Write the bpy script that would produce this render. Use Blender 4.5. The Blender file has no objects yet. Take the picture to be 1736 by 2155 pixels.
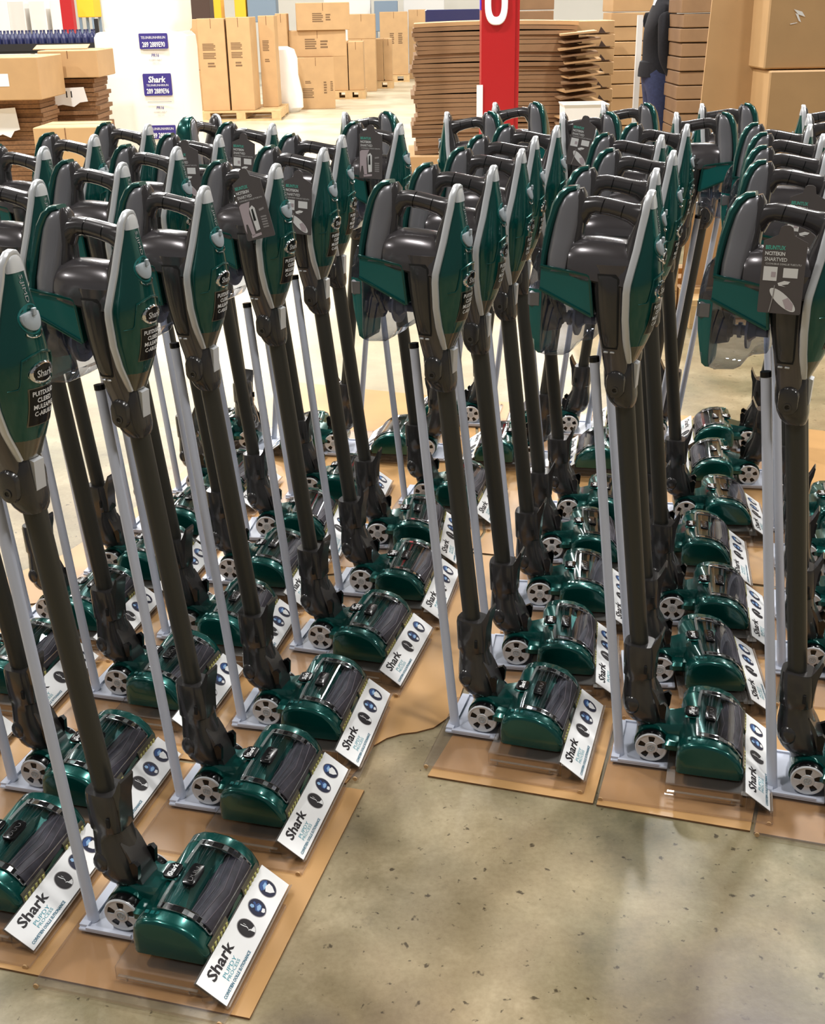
import bpy, math, random
import numpy as np
from mathutils import Matrix, Vector

scene = bpy.context.scene
COL = scene.collection
rnd = random.Random(7)

# ------------------------------------------------------------------ camera
CAM_H = 1.35
PITCH, ROLL, FPX = math.radians(23.123), math.radians(1.032), 2483.24
F = Vector((0, math.cos(PITCH), -math.sin(PITCH)))
R0 = Vector((1, 0, 0)); D0 = F.cross(R0)
RV = R0 * math.cos(ROLL) + D0 * math.sin(ROLL)
DV = -R0 * math.sin(ROLL) + D0 * math.cos(ROLL)
cd = bpy.data.cameras.new('camera')
cd.sensor_fit = 'HORIZONTAL'; cd.sensor_width = 36.0
cd.lens = 36.0 * FPX / 1736.0
cd.clip_start = 0.05; cd.clip_end = 200
cam = bpy.data.objects.new('camera', cd)
M = Matrix.Identity(4)
for i in range(3):
    M[i][0] = RV[i]; M[i][1] = -DV[i]; M[i][2] = -F[i]
M.translation = (0, 0, CAM_H)
cam.matrix_world = M
COL.objects.link(cam); scene.camera = cam

# ------------------------------------------------------------------ world, lamps, exposure
w = bpy.data.worlds.new('warehouse_air'); scene.world = w; w.use_nodes = True
bg = w.node_tree.nodes['Background']
bg.inputs[0].default_value = (1.0, 0.98, 0.95, 1); bg.inputs[1].default_value = 0.16

LAMP_SPOTS = []
for lx in (-7.5, -2.6, 2.3, 7.2):
    for ly, pw in ((0.6, 120), (5.2, 215), (9.8, 215), (14.4, 205), (19.0, 200), (23.6, 200)):
        LAMP_SPOTS.append((lx, ly, pw))
for k, (lx, ly, pw) in enumerate(LAMP_SPOTS):
    ld = bpy.data.lights.new('ceiling_lamp_light', 'AREA')
    ld.shape = 'RECTANGLE'; ld.size = 0.32; ld.size_y = 0.7
    ld.energy = pw * (1.45 if (lx == -2.6 and 4 < ly < 15) else 1.0); ld.color = (1.0, 0.985, 0.955)
    lo = bpy.data.objects.new('ceiling_lamp_light', ld)
    lo.location = (lx, ly, 5.83); COL.objects.link(lo)

scene.view_settings.view_transform = 'Standard'
scene.view_settings.look = 'None'
scene.view_settings.exposure = 0.15
scene.view_settings.gamma = 1.0
scene.view_settings.use_curve_mapping = False


# ------------------------------------------------------------------ materials
def lin(c):
    return tuple(((v / 255) / 12.92 if v / 255 <= 0.04045 else ((v / 255 + 0.055) / 1.055) ** 2.4) for v in c)


def mat(name, rgb, rough=0.5, metal=0.0, coat=0.0, noise=0.0, nscale=40.0, spec=0.5, bump=0.0):
    m = bpy.data.materials.new(name); m.use_nodes = True
    nt = m.node_tree; b = nt.nodes['Principled BSDF']
    c = lin(rgb)
    b.inputs['Base Color'].default_value = (*c, 1)
    b.inputs['Roughness'].default_value = rough
    b.inputs['Metallic'].default_value = metal
    b.inputs['Coat Weight'].default_value = coat
    b.inputs['Coat Roughness'].default_value = 0.08
    b.inputs['Specular IOR Level'].default_value = spec
    if noise or bump:
        tc = nt.nodes.new('ShaderNodeTexCoord')
        n = nt.nodes.new('ShaderNodeTexNoise'); n.inputs['Scale'].default_value = nscale
        n.inputs['Detail'].default_value = 5
        nt.links.new(tc.outputs['Object'], n.inputs['Vector'])
        if noise:
            rp = nt.nodes.new('ShaderNodeValToRGB')
            rp.color_ramp.elements[0].position = 0.3; rp.color_ramp.elements[1].position = 0.7
            rp.color_ramp.elements[0].color = (*[v * (1 - noise) for v in c], 1)
            rp.color_ramp.elements[1].color = (*[min(1, v * (1 + noise)) for v in c], 1)
            nt.links.new(n.outputs['Fac'], rp.inputs['Fac'])
            nt.links.new(rp.outputs['Color'], b.inputs['Base Color'])
        if bump:
            bp = nt.nodes.new('ShaderNodeBump'); bp.inputs['Strength'].default_value = bump
            bp.inputs['Distance'].default_value = 0.01
            nt.links.new(n.outputs['Fac'], bp.inputs['Height'])
            nt.links.new(bp.outputs['Normal'], b.inputs['Normal'])
    return m


def clear(name, tint=(1, 1, 1), haze=0.0, rough=0.03, base=0.045, haze_rgb=(200, 190, 180)):
    """See-through plastic sheet: tinted transparency, a facing-dependent gloss, optional milky haze."""
    m = bpy.data.materials.new(name); m.use_nodes = True
    nt = m.node_tree; nt.nodes.clear()
    out = nt.nodes.new('ShaderNodeOutputMaterial')
    tr = nt.nodes.new('ShaderNodeBsdfTransparent'); tr.inputs[0].default_value = (*tint, 1)
    gl = nt.nodes.new('ShaderNodeBsdfGlossy'); gl.inputs['Roughness'].default_value = rough
    lw = nt.nodes.new('ShaderNodeLayerWeight'); lw.inputs[0].default_value = 0.5
    pw = nt.nodes.new('ShaderNodeMath'); pw.operation = 'POWER'; pw.inputs[1].default_value = 4.0
    ma = nt.nodes.new('ShaderNodeMath'); ma.operation = 'MULTIPLY_ADD'
    ma.inputs[1].default_value = 0.75; ma.inputs[2].default_value = base
    nt.links.new(lw.outputs['Facing'], pw.inputs[0]); nt.links.new(pw.outputs[0], ma.inputs[0])
    mx = nt.nodes.new('ShaderNodeMixShader')
    nt.links.new(ma.outputs[0], mx.inputs[0])
    src = tr
    if haze:
        df = nt.nodes.new('ShaderNodeBsdfDiffuse'); df.inputs[0].default_value = (*lin(haze_rgb), 1)
        hm = nt.nodes.new('ShaderNodeMixShader'); hm.inputs[0].default_value = haze
        nt.links.new(tr.outputs[0], hm.inputs[1]); nt.links.new(df.outputs[0], hm.inputs[2]); src = hm
    nt.links.new(src.outputs[0], mx.inputs[1]); nt.links.new(gl.outputs[0], mx.inputs[2])
    nt.links.new(mx.outputs[0], out.inputs[0])
    return m


MT = {}
MT['teal'] = mat('teal_metallic_paint', (0, 78, 72), 0.24, 0.55, 0.7)
MT['teal_dark'] = mat('teal_plastic', (2, 98, 96), 0.34, 0.15, 0.3)
MT['teal_clear'] = clear('teal_clear_plastic', (0.12, 0.42, 0.40), 0.35, 0.05, 0.06, (10, 84, 82))
MT['grey_dark'] = mat('brown_grey_metallic_plastic', (84, 80, 82), 0.24, 0.5, 0.5)
MT['grey_mid'] = mat('mid_grey_satin_plastic', (120, 119, 123), 0.30, 0.4, 0.3)
MT['grip'] = mat('dark_grip_plastic', (62, 59, 60), 0.24, 0.3, 0.5)
MT['charcoal'] = mat('charcoal_plastic', (50, 48, 48), 0.24, 0.1, 0.4)
MT['pole'] = mat('dark_olive_grey_tube', (62, 61, 56), 0.38, 0.4)
MT['black'] = mat('black_plastic', (10, 10, 12), 0.2, 0.0, 0.0, 0, 40, 0.35)
MT['black_matte'] = mat('black_recess', (10, 10, 10), 0.8)
MT['silver'] = mat('silver_paint', (205, 207, 210), 0.35, 0.35, 0.2)
MT['wheel_silver'] = mat('wheel_silver', (206, 207, 210), 0.35, 0.2, 0.1)
MT['slider'] = mat('grey_switch', (160, 168, 174), 0.45, 0.1)
MT['chrome'] = mat('chrome', (225, 225, 228), 0.08, 1.0)
MT['smoke'] = mat('smoky_brass_plastic', (92, 88, 74), 0.2, 0.3, 0.6)
MT['cup'] = clear('clear_dust_cup', (0.74, 0.77, 0.84), 0.05, 0.03, 0.07, (130, 135, 160))
MT['cup_grey'] = clear('smoky_clear_plastic', (0.42, 0.43, 0.47), 0.2, 0.05, 0.06, (90, 92, 100))
MT['navy'] = mat('navy_filter', (38, 44, 70), 0.5)
MT['cup_tube'] = mat('grey_blue_tube', (112, 114, 134), 0.3, 0.1, 0.3)
MT['window'] = clear('clear_brush_window', (0.95, 0.96, 0.97), 0.0, 0.03, 0.05)
MT['window_rim'] = clear('window_rim_clear', (0.75, 0.78, 0.78), 0.25, 0.05, 0.25, (190, 195, 195))
MT['roller'] = mat('brush_roller_dark', (46, 44, 54), 0.55, 0.0, 0.0, 0.35, 60)
MT['roller_stripe'] = mat('brush_roller_stripe', (78, 72, 80), 0.7)
MT['skirt'] = mat('brown_black_skirt', (52, 46, 38), 0.45, 0.1)
MT['yellow'] = mat('dull_yellow', (176, 172, 96), 0.5)
MT['acrylic'] = clear('clear_acrylic', (0.93, 0.91, 0.89), 0.02, 0.45, 0.025)
MT['acrylic_edge'] = clear('clear_acrylic_edge', (0.80, 0.74, 0.68), 0.28, 0.1, 0.10, (232, 214, 196))
MT['rod'] = mat('pale_blue_grey_plastic_rod', (196, 201, 216), 0.35, 0.0, 0.1)
MT['white'] = mat('white_card', (240, 240, 240), 0.45)
MT['ink'] = mat('black_ink', (26, 20, 24), 0.6)
MT['teal_ink'] = mat('teal_ink', (58, 150, 166), 0.6)
MT['blue_ink'] = mat('blue_ink', (36, 104, 130), 0.6)
MT['navy_ink'] = mat('navy_ink', (18, 22, 52), 0.6)
MT['sky_ink'] = mat('pale_blue_ink', (138, 176, 214), 0.6)
MT['royal_ink'] = mat('royal_blue_ink', (44, 76, 132), 0.6)
MT['white_ink'] = mat('white_ink', (232, 232, 232), 0.55)
MT['grey_ink'] = mat('grey_ink', (150, 146, 146), 0.6)
MT['pink_ink'] = mat('pinkish_grey_ink', (186, 172, 178), 0.6)
MT['mint_ink'] = mat('mint_ink', (86, 184, 164), 0.6)
MT['tag'] = mat('dark_grey_tag_card', (88, 82, 82), 0.45)
MT['purple_ink'] = mat('indigo_label', (54, 44, 124), 0.5)
MT['kraft'] = mat('kraft_cardboard', (190, 153, 108), 0.62, 0.0, 0.0, 0.06, 6)
MT['kraft_floor'] = mat('kraft_sheet', (186, 144, 94), 0.36, 0.0, 0.0, 0.14, 3.0)
MT['kraft_dark'] = mat('brown_cardboard', (142, 110, 78), 0.7, 0.0, 0.0, 0.10, 8)
MT['kraft_edge'] = mat('cardboard_edge', (128, 92, 60), 0.8, 0.0, 0.0, 0.25, 60)
MT['kraft_print'] = mat('carton_print', (120, 92, 62), 0.7)
MT['wood'] = mat('pale_pallet_wood', (206, 172, 124), 0.7, 0.0, 0.0, 0.15, 12)
MT['wrap'] = mat('white_poly_wrap', (240, 236, 226), 0.32, 0.0, 0.1, 0.02, 3, 0.5, 0.25)
MT['bag'] = mat('white_plastic_bag', (240, 236, 230), 0.35, 0.0, 0.0, 0.03, 6, 0.5, 0.4)
MT['red'] = mat('red_painted_steel', (170, 14, 22), 0.45, 0.0, 0.1)
MT['sign_white'] = mat('white_letter', (240, 240, 244), 0.4)
MT['blue_glow'] = mat('violet_edge', (74, 30, 200), 0.4)
MT['navy_gloss'] = mat('navy_gloss_plastic', (44, 48, 86), 0.18, 0.0, 0.5)
MT['rack_black'] = mat('black_rack', (26, 24, 26), 0.5)
MT['yellow_box'] = mat('yellow_paint', (244, 186, 40), 0.5)
MT['pale'] = mat('pale_grey_white', (226, 224, 220), 0.6)
MT['blue_grey'] = mat('blue_grey', (122, 140, 158), 0.5)
MT['dark_brown'] = mat('dark_brown', (70, 50, 40), 0.6)
MT['sweater'] = mat('black_knit', (20, 20, 26), 0.9, 0, 0, 0.2, 80)
MT['jeans'] = mat('navy_denim', (46, 54, 88), 0.85, 0, 0, 0.2, 60)
MT['skin'] = mat('skin', (206, 164, 140), 0.55)
MT['hair'] = mat('dark_hair', (40, 30, 24), 0.6)
MT['shoe'] = mat('dark_shoe', (30, 28, 28), 0.5)
MT['wall'] = mat('white_painted_wall', (232, 228, 218), 0.7, 0, 0, 0.03, 1)
MT['ceiling'] = mat('grey_ceiling', (84, 82, 78), 0.8)
MT['lamp_shell'] = mat('white_lamp_shell', (230, 230, 228), 0.4)


def floor_material():
    m = bpy.data.materials.new('worn_concrete'); m.use_nodes = True
    nt = m.node_tree; L = nt.links; b = nt.nodes['Principled BSDF']
    tc = nt.nodes.new('ShaderNodeTexCoord')

    def noise(scale, detail=6, dist=0.0, rough=0.6):
        n = nt.nodes.new('ShaderNodeTexNoise'); n.inputs['Scale'].default_value = scale
        n.inputs['Detail'].default_value = detail; n.inputs['Distortion'].default_value = dist
        n.inputs['Roughness'].default_value = rough
        L.new(tc.outputs['Object'], n.inputs['Vector']); return n

    def ramp(src, stops):
        r = nt.nodes.new('ShaderNodeValToRGB'); e = r.color_ramp.elements
        while len(e) < len(stops): e.new(0.5)
        for el, (p, c) in zip(e, stops):
            el.position = p; el.color = (*lin(c), 1)
        L.new(src, r.inputs['Fac']); return r

    def mix(fac, a, bb, mode='MIX'):
        x = nt.nodes.new('ShaderNodeMix'); x.data_type = 'RGBA'; x.blend_type = mode
        if isinstance(fac, float): x.inputs[0].default_value = fac
        else: L.new(fac, x.inputs[0])
        L.new(a, x.inputs[6]); L.new(bb, x.inputs[7]); return x.outputs[2]
    base = ramp(noise(4.5, 9, 0.35, 0.66).outputs['Fac'], [(0.32, (72, 64, 46)), (0.45, (120, 109, 82)), (0.54, (140, 129, 100)), (0.66, (182, 168, 138))])
    green = ramp(noise(1.1, 5, 0.4).outputs['Fac'], [(0.40, (120, 116, 90)), (0.60, (180, 156, 122))])
    c1 = mix(0.5, base.outputs[0], green.outputs[0])
    spots = ramp(noise(17, 5, 0.1, 0.62).outputs['Fac'], [(0.32, (70, 62, 50)), (0.41, (255, 255, 255))])
    patch = ramp(noise(3.1, 3, 0.2).outputs['Fac'], [(0.52, (255, 255, 255)), (0.72, (60, 60, 60))])
    sp = mix(patch.outputs[0], spots.outputs[0], ramp(patch.outputs[0], [(0, (255, 255, 255)), (1, (255, 255, 255))]).outputs[0])
    c2 = mix(0.9, c1, sp, 'MULTIPLY')
    fine = ramp(noise(110, 4).outputs['Fac'], [(0.25, (222, 218, 210)), (0.6, (255, 255, 255))])
    flecks = ramp(noise(52, 3, 0.2, 0.55).outputs['Fac'], [(0.29, (110, 100, 84)), (0.35, (255, 255, 255))])
    c2 = mix(0.9, c2, flecks.outputs[0], 'MULTIPLY')
    c3 = mix(0.6, c2, fine.outputs[0], 'MULTIPLY')
    # a dark patch and a smaller dark stain at set places on the slab
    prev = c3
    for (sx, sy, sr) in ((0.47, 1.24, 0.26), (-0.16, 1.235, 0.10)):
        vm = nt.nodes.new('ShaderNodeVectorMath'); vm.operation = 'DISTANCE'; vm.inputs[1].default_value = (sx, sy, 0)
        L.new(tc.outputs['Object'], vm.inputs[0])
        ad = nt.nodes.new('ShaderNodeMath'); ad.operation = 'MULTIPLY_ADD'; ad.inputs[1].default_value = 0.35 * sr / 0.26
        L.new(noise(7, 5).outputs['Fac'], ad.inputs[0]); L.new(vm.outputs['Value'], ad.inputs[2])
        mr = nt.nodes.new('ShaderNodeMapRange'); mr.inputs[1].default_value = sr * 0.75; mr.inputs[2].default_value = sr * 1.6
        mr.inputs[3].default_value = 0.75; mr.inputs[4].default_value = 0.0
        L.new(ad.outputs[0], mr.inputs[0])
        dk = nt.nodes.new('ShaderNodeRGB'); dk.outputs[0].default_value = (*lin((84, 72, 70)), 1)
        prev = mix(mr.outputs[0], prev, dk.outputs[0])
    # lamp glare on the left and beyond the displays, painted as paler floor colour
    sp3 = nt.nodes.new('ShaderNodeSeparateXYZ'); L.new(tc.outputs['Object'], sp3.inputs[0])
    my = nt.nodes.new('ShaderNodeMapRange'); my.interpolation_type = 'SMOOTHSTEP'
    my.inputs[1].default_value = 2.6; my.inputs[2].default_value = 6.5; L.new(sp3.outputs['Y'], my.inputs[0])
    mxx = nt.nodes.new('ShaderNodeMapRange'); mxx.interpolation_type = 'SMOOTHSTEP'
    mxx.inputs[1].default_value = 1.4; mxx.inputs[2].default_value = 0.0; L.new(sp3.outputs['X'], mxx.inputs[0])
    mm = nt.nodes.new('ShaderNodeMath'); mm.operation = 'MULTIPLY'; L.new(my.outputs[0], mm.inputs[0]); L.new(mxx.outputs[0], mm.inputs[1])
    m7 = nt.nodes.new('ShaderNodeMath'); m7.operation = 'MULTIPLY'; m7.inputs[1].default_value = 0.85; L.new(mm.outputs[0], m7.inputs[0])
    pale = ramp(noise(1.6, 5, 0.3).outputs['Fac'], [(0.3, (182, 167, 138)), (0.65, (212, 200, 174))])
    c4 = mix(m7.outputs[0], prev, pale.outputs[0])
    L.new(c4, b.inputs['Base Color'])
    rr = nt.nodes.new('ShaderNodeMapRange'); rr.inputs[3].default_value = 0.28; rr.inputs[4].default_value = 0.48
    L.new(noise(3.0).outputs['Fac'], rr.inputs[0]); L.new(rr.outputs[0], b.inputs['Roughness'])
    bp = nt.nodes.new('ShaderNodeBump'); bp.inputs['Strength'].default_value = 0.12; bp.inputs['Distance'].default_value = 0.004
    L.new(noise(30).outputs['Fac'], bp.inputs['Height']); L.new(bp.outputs['Normal'], b.inputs['Normal'])
    return m


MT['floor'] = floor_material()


# ------------------------------------------------------------------ mesh helpers
class MB:
    def __init__(s):
        s.v = []; s.f = []; s.m = []

    def face(s, idx, mi=0):
        s.f.append(tuple(idx)); s.m.append(mi)

    def quad(s, p, mi=0):
        b = len(s.v); s.v += [tuple(q) for q in p]; s.face(range(b, b + len(p)), mi)

    def box(s, x0, x1, y0, y1, z0, z1, mi=0, T=None, side_mi=None):
        b = len(s.v)
        pts = [(x0, y0, z0), (x1, y0, z0), (x1, y1, z0), (x0, y1, z0), (x0, y0, z1), (x1, y0, z1), (x1, y1, z1), (x0, y1, z1)]
        if T is not None: pts = [tuple(T @ Vector(p)) for p in pts]
        s.v += pts
        for k, q in enumerate(((3, 2, 1, 0), (4, 5, 6, 7), (0, 1, 5, 4), (1, 2, 6, 5), (2, 3, 7, 6), (3, 0, 4, 7))):
            s.face([b + i for i in q], mi if (k < 2 or side_mi is None) else side_mi)

    def cbox(s, x0, x1, y0, y1, z0, z1, c, mi=0, T=None):
        """box with chamfered vertical and horizontal edges (three stacked rings)"""
        def ring(d, z):
            k = c if d == 0 else c * 0.5
            x0a, x1a, y0a, y1a = x0 + d, x1 - d, y0 + d, y1 - d
            return [(x0a + k, y0a, z), (x1a - k, y0a, z), (x1a, y0a + k, z), (x1a, y1a - k, z), (x1a - k, y1a, z), (x0a + k, y1a, z), (x0a, y1a - k, z), (x0a, y0a + k, z)]
        rs = [ring(c, z0), ring(0, z0 + c), ring(0, z1 - c), ring(c, z1)]
        if T is not None: rs = [[tuple(T @ Vector(p)) for p in r] for r in rs]
        s.loft(rs, mi=mi)

    def loft(s, rings, cap0=True, cap1=True, mi=0, closed=True):
        n = len(rings[0]); b = len(s.v)
        for r in rings: s.v += [tuple(p) for p in r]
        for i in range(len(rings) - 1):
            for j in range(n if closed else n - 1):
                a = b + i * n + j; c = b + i * n + (j + 1) % n
                s.face((a, c, c + n, a + n), mi)
        if closed and cap0: s.face([b + j for j in range(n)][::-1], mi)
        if closed and cap1: s.face([b + (len(rings) - 1) * n + j for j in range(n)], mi)

    def prism(s, poly, axis, lo, hi, mi=0, T=None):
        """poly of 2-D points; axis 'y': (x,z), 'z': (x,y), 'x': (y,z)"""
        def P(p, t):
            q = (p[0], t, p[1]) if axis == 'y' else ((p[0], p[1], t) if axis == 'z' else (t, p[0], p[1]))
            return tuple(T @ Vector(q)) if T is not None else q
        s.loft([[P(p, lo) for p in poly], [P(p, hi) for p in poly]], mi=mi)

    def sweep(s, path, rad, n=10, up=(0, 1, 0), e=2.0, mi=0, caps=True):
        path = [Vector(p) for p in path]; up = Vector(up); rings = []
        for i, p in enumerate(path):
            t = (path[min(i + 1, len(path) - 1)] - path[max(i - 1, 0)]).normalized()
            sd = t.cross(up)
            if sd.length < 1e-5: sd = t.cross(Vector((1, 0, 0)))
            sd.normalize(); u2 = sd.cross(t).normalized()
            a, b = rad[i] if isinstance(rad[i], (tuple, list)) else (rad[i], rad[i])
            rings.append([p + sd * (a * se(math.cos(q), e)) + u2 * (b * se(math.sin(q), e)) for q in [2 * math.pi * k / n for k in range(n)]])
        s.loft(rings, caps, caps, mi)

    def cyl(s, c, axis, r, lo, hi, n=20, mi=0, r2=None):
        r2 = r if r2 is None else r2
        def P(q, rr, t):
            u, v = rr * math.cos(q), rr * math.sin(q)
            return (c[0] + u, t, c[1] + v) if axis == 'y' else ((c[0] + u, c[1] + v, t) if axis == 'z' else (t, c[0] + u, c[1] + v))
        A = [2 * math.pi * k / n for k in range(n)]
        s.loft([[P(q, r, lo) for q in A], [P(q, r2, hi) for q in A]], mi=mi)

    def mesh(s, name, mats, smooth=True, angle=38):
        me = bpy.data.meshes.new(name)
        me.from_pydata(s.v, [], s.f); me.validate(verbose=False)
        for k in (mats if isinstance(mats, (list, tuple)) else [mats]):
            me.materials.append(MT[k] if isinstance(k, str) else k)
        if len(me.polygons) == len(s.m): me.polygons.foreach_set('material_index', s.m)
        import bmesh
        bm = bmesh.new(); bm.from_mesh(me); bmesh.ops.recalc_face_normals(bm, faces=bm.faces); bm.to_mesh(me); bm.free()
        if smooth:
            me.polygons.foreach_set('use_smooth', [True] * len(me.polygons))
            try: me.set_sharp_from_angle(angle=math.radians(angle))
            except Exception: pass
        me.update()
        return me


def se(c, e):
    return math.copysign(abs(c) ** (2.0 / e), c)


def sring(cx, cy, a, b, z, n=20, e=2.4):
    return [(cx + a * se(math.cos(q), e), cy + b * se(math.sin(q), e), z) for q in [2 * math.pi * k / n for k in range(n)]]


def link(name, me, parent=None, loc=None, rot=None, mtx=None):
    o = bpy.data.objects.new(name, me); COL.objects.link(o)
    if parent is not None: o.parent = parent
    if mtx is not None: o.matrix_local = mtx
    if loc is not None: o.location = loc
    if rot is not None: o.rotation_euler = rot
    return o


def part(name, mb, mats, parent=None, smooth=True, angle=38, **k):
    return link(name, mb.mesh(name, mats, smooth, angle), parent, **k)


def tag(o, label=None, cat=None, group=None, kind=None):
    if label: o['label'] = label
    if cat: o['category'] = cat
    if group: o['group'] = group
    if kind: o['kind'] = kind
    return o


def thing(name, label, cat, loc=(0, 0, 0), rz=0.0, group=None):
    o = bpy.data.objects.new(name, None); o.empty_display_size = 0.05; COL.objects.link(o)
    o.location = loc; o.rotation_euler = (0, 0, rz)
    return tag(o, label, cat, group)


def copy_tree(o, parent=None):
    c = o.copy(); COL.objects.link(c)
    if parent is not None: c.parent = parent
    for ch in list(o.children): copy_tree(ch, c)
    return c


_txt = {}


def text_pts(body, size=1.0, bold=0.0, shear=0.0, width=None):
    """flat glyph geometry centred on the origin: (verts2d, faces)"""
    cu = bpy.data.curves.new('lettering', 'FONT'); cu.body = body; cu.size = size
    cu.resolution_u = 2; cu.offset = bold; cu.shear = shear; cu.align_x = 'LEFT'
    ob = bpy.data.objects.new('lettering', cu); COL.objects.link(ob)
    dg = bpy.context.evaluated_depsgraph_get(); dg.update()
    me = bpy.data.meshes.new_from_object(ob.evaluated_get(dg))
    v = [(p.co.x, p.co.y) for p in me.vertices]; f = [tuple(p.vertices) for p in me.polygons]
    bpy.data.objects.remove(ob); bpy.data.curves.remove(cu); bpy.data.meshes.remove(me)
    xs = [p[0] for p in v]; ys = [p[1] for p in v]
    cx, cy = (min(xs) + max(xs)) / 2, (min(ys) + max(ys)) / 2
    sx = 1.0 if width is None else width / (max(xs) - min(xs))
    return [((p[0] - cx) * sx, p[1] - cy) for p in v], f


def add_text(mb, body, fn, height, width, mi=0, bold=0.0, shear=0.0):
    """lettering of given cap height and width mapped by fn(u, v) -> xyz"""
    v, f = text_pts(body, 1.0, bold, shear)
    xs = [p[0] for p in v]; ys = [p[1] for p in v]
    sx = width / (max(xs) - min(xs)); sy = height / (max(ys) - min(ys))
    b = len(mb.v)
    mb.v += [tuple(fn(p[0] * sx, p[1] * sy)) for p in v]
    for q in f: mb.face([b + i for i in q], mi)


def smooth_curve(xs, ys, t):
    """Catmull-Rom style interpolation on sorted knots"""
    xs = list(xs); ys = list(ys)
    if t <= xs[0]: return ys[0]
    if t >= xs[-1]: return ys[-1]
    i = max(k for k in range(len(xs) - 1) if xs[k] <= t)
    def m(k):
        if k == 0: return (ys[1] - ys[0]) / (xs[1] - xs[0])
        if k == len(xs) - 1: return (ys[-1] - ys[-2]) / (xs[-1] - xs[-2])
        return (ys[k + 1] - ys[k - 1]) / (xs[k + 1] - xs[k - 1])
    h = xs[i + 1] - xs[i]; s = (t - xs[i]) / h
    return (2 * s**3 - 3 * s**2 + 1) * ys[i] + (s**3 - 2 * s**2 + s) * h * m(i) + (-2 * s**3 + 3 * s**2) * ys[i + 1] + (s**3 - s**2) * h * m(i + 1)


# ------------------------------------------------------------------ the setting
_ONES = ['', 'first', 'second', 'third', 'fourth', 'fifth', 'sixth', 'seventh', 'eighth', 'ninth', 'tenth', 'eleventh', 'twelfth', 'thirteenth', 'fourteenth', 'fifteenth', 'sixteenth', 'seventeenth', 'eighteenth', 'nineteenth', 'twentieth']


def nth(k):
    """ordinal word, 1-based"""
    if k <= 20: return _ONES[k]
    if k < 30: return 'twenty-' + _ONES[k - 20]
    return 'thirtieth' if k == 30 else 'thirty-' + _ONES[k - 30]


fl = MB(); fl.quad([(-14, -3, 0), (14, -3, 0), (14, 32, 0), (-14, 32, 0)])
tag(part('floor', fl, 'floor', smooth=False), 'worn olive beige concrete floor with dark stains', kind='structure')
wb_ = MB(); wb_.box(-14, 14, 30, 30.2, 0, 6)
tag(part('wall_back', wb_, 'wall', smooth=False), 'white painted warehouse wall far behind the cartons', kind='structure')
wl_ = MB(); wl_.box(-14.2, -14, -3, 30, 0, 6)
tag(part('wall_left', wl_, 'wall', smooth=False), 'white painted side wall of the warehouse', kind='structure')
wr_ = MB(); wr_.box(14, 14.2, -3, 30, 0, 6)
tag(part('wall_right', wr_, 'wall', smooth=False), 'white painted side wall on the right', kind='structure')
ce_ = MB(); ce_.box(-14, 14, -3, 30, 6.0, 6.2)
tag(part('ceiling', ce_, 'ceiling', smooth=False), 'grey warehouse ceiling', kind='structure')
lm = MB(); lm.box(-0.31, 0.31, -0.59, 0.59, 0.0, 0.10); lm.box(-0.27, 0.27, -0.5, 0.5, 0.10, 0.16)
lamp_mesh = lm.mesh('ceiling_lamp', 'lamp_shell', False)
for (lx, ly, pw) in LAMP_SPOTS:
    tag(link('ceiling_lamp', lamp_mesh, loc=(lx, ly, 5.84)), f"white high bay lamp, {nth(1 + round((lx + 7.5) / 4.9))} from the left in the {nth(1 + round((ly - .6) / 4.6))} ceiling row", 'lamp', 'high bay lamps under the ceiling')

# ------------------------------------------------------------------ stick vacuum
ZS = [.780, .80, .825, .86, .905, .921, .975, 1.004, 1.03, 1.052]
WB = [.019, .027, .036, .0440, .0480, .0488, .0345, .0265, .0195, .0145]
XB = [-.081, -.081, -.083, -.0845, -.0845, -.0830, -.0735, -.0700, -.0665, -.0645]
XF = [-.076, -.067, -.0565, -.048, -.042, -.0415, -.047, -.052, -.057, -.0605]


def pan(z):
    return float(np.interp(z, ZS, WB)), float(np.interp(z, ZS, XB)), smooth_curve(ZS, XF, z)


def panel_pt(y, z, off=0.0):
    wbz, xb, xf = pan(z)
    t = min(1.0, abs(y) / wbz)
    return (xb + (xf - xb) * (1 - t ** 2.3) ** 0.7 + off, y, z)


HZ = [.752, .775, .80, .83, .86, .89, .92, .95]
HB = [-.127, -.131, -.135, -.140, -.146, -.150, -.154, -.157]
HF = [-.082, -.085, -.087, -.088, -.089, -.089, -.087, -.082]
HW = [.026, .032, .038, .0430, .0462, .0478, .0486, .0484]


TWIST = 7.0
LOWER_HEAD = ('floor_head', 'brush_roller', 'brush_window', 'window_frame', 'window_edge', 'head_badge', 'head_label')


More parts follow.
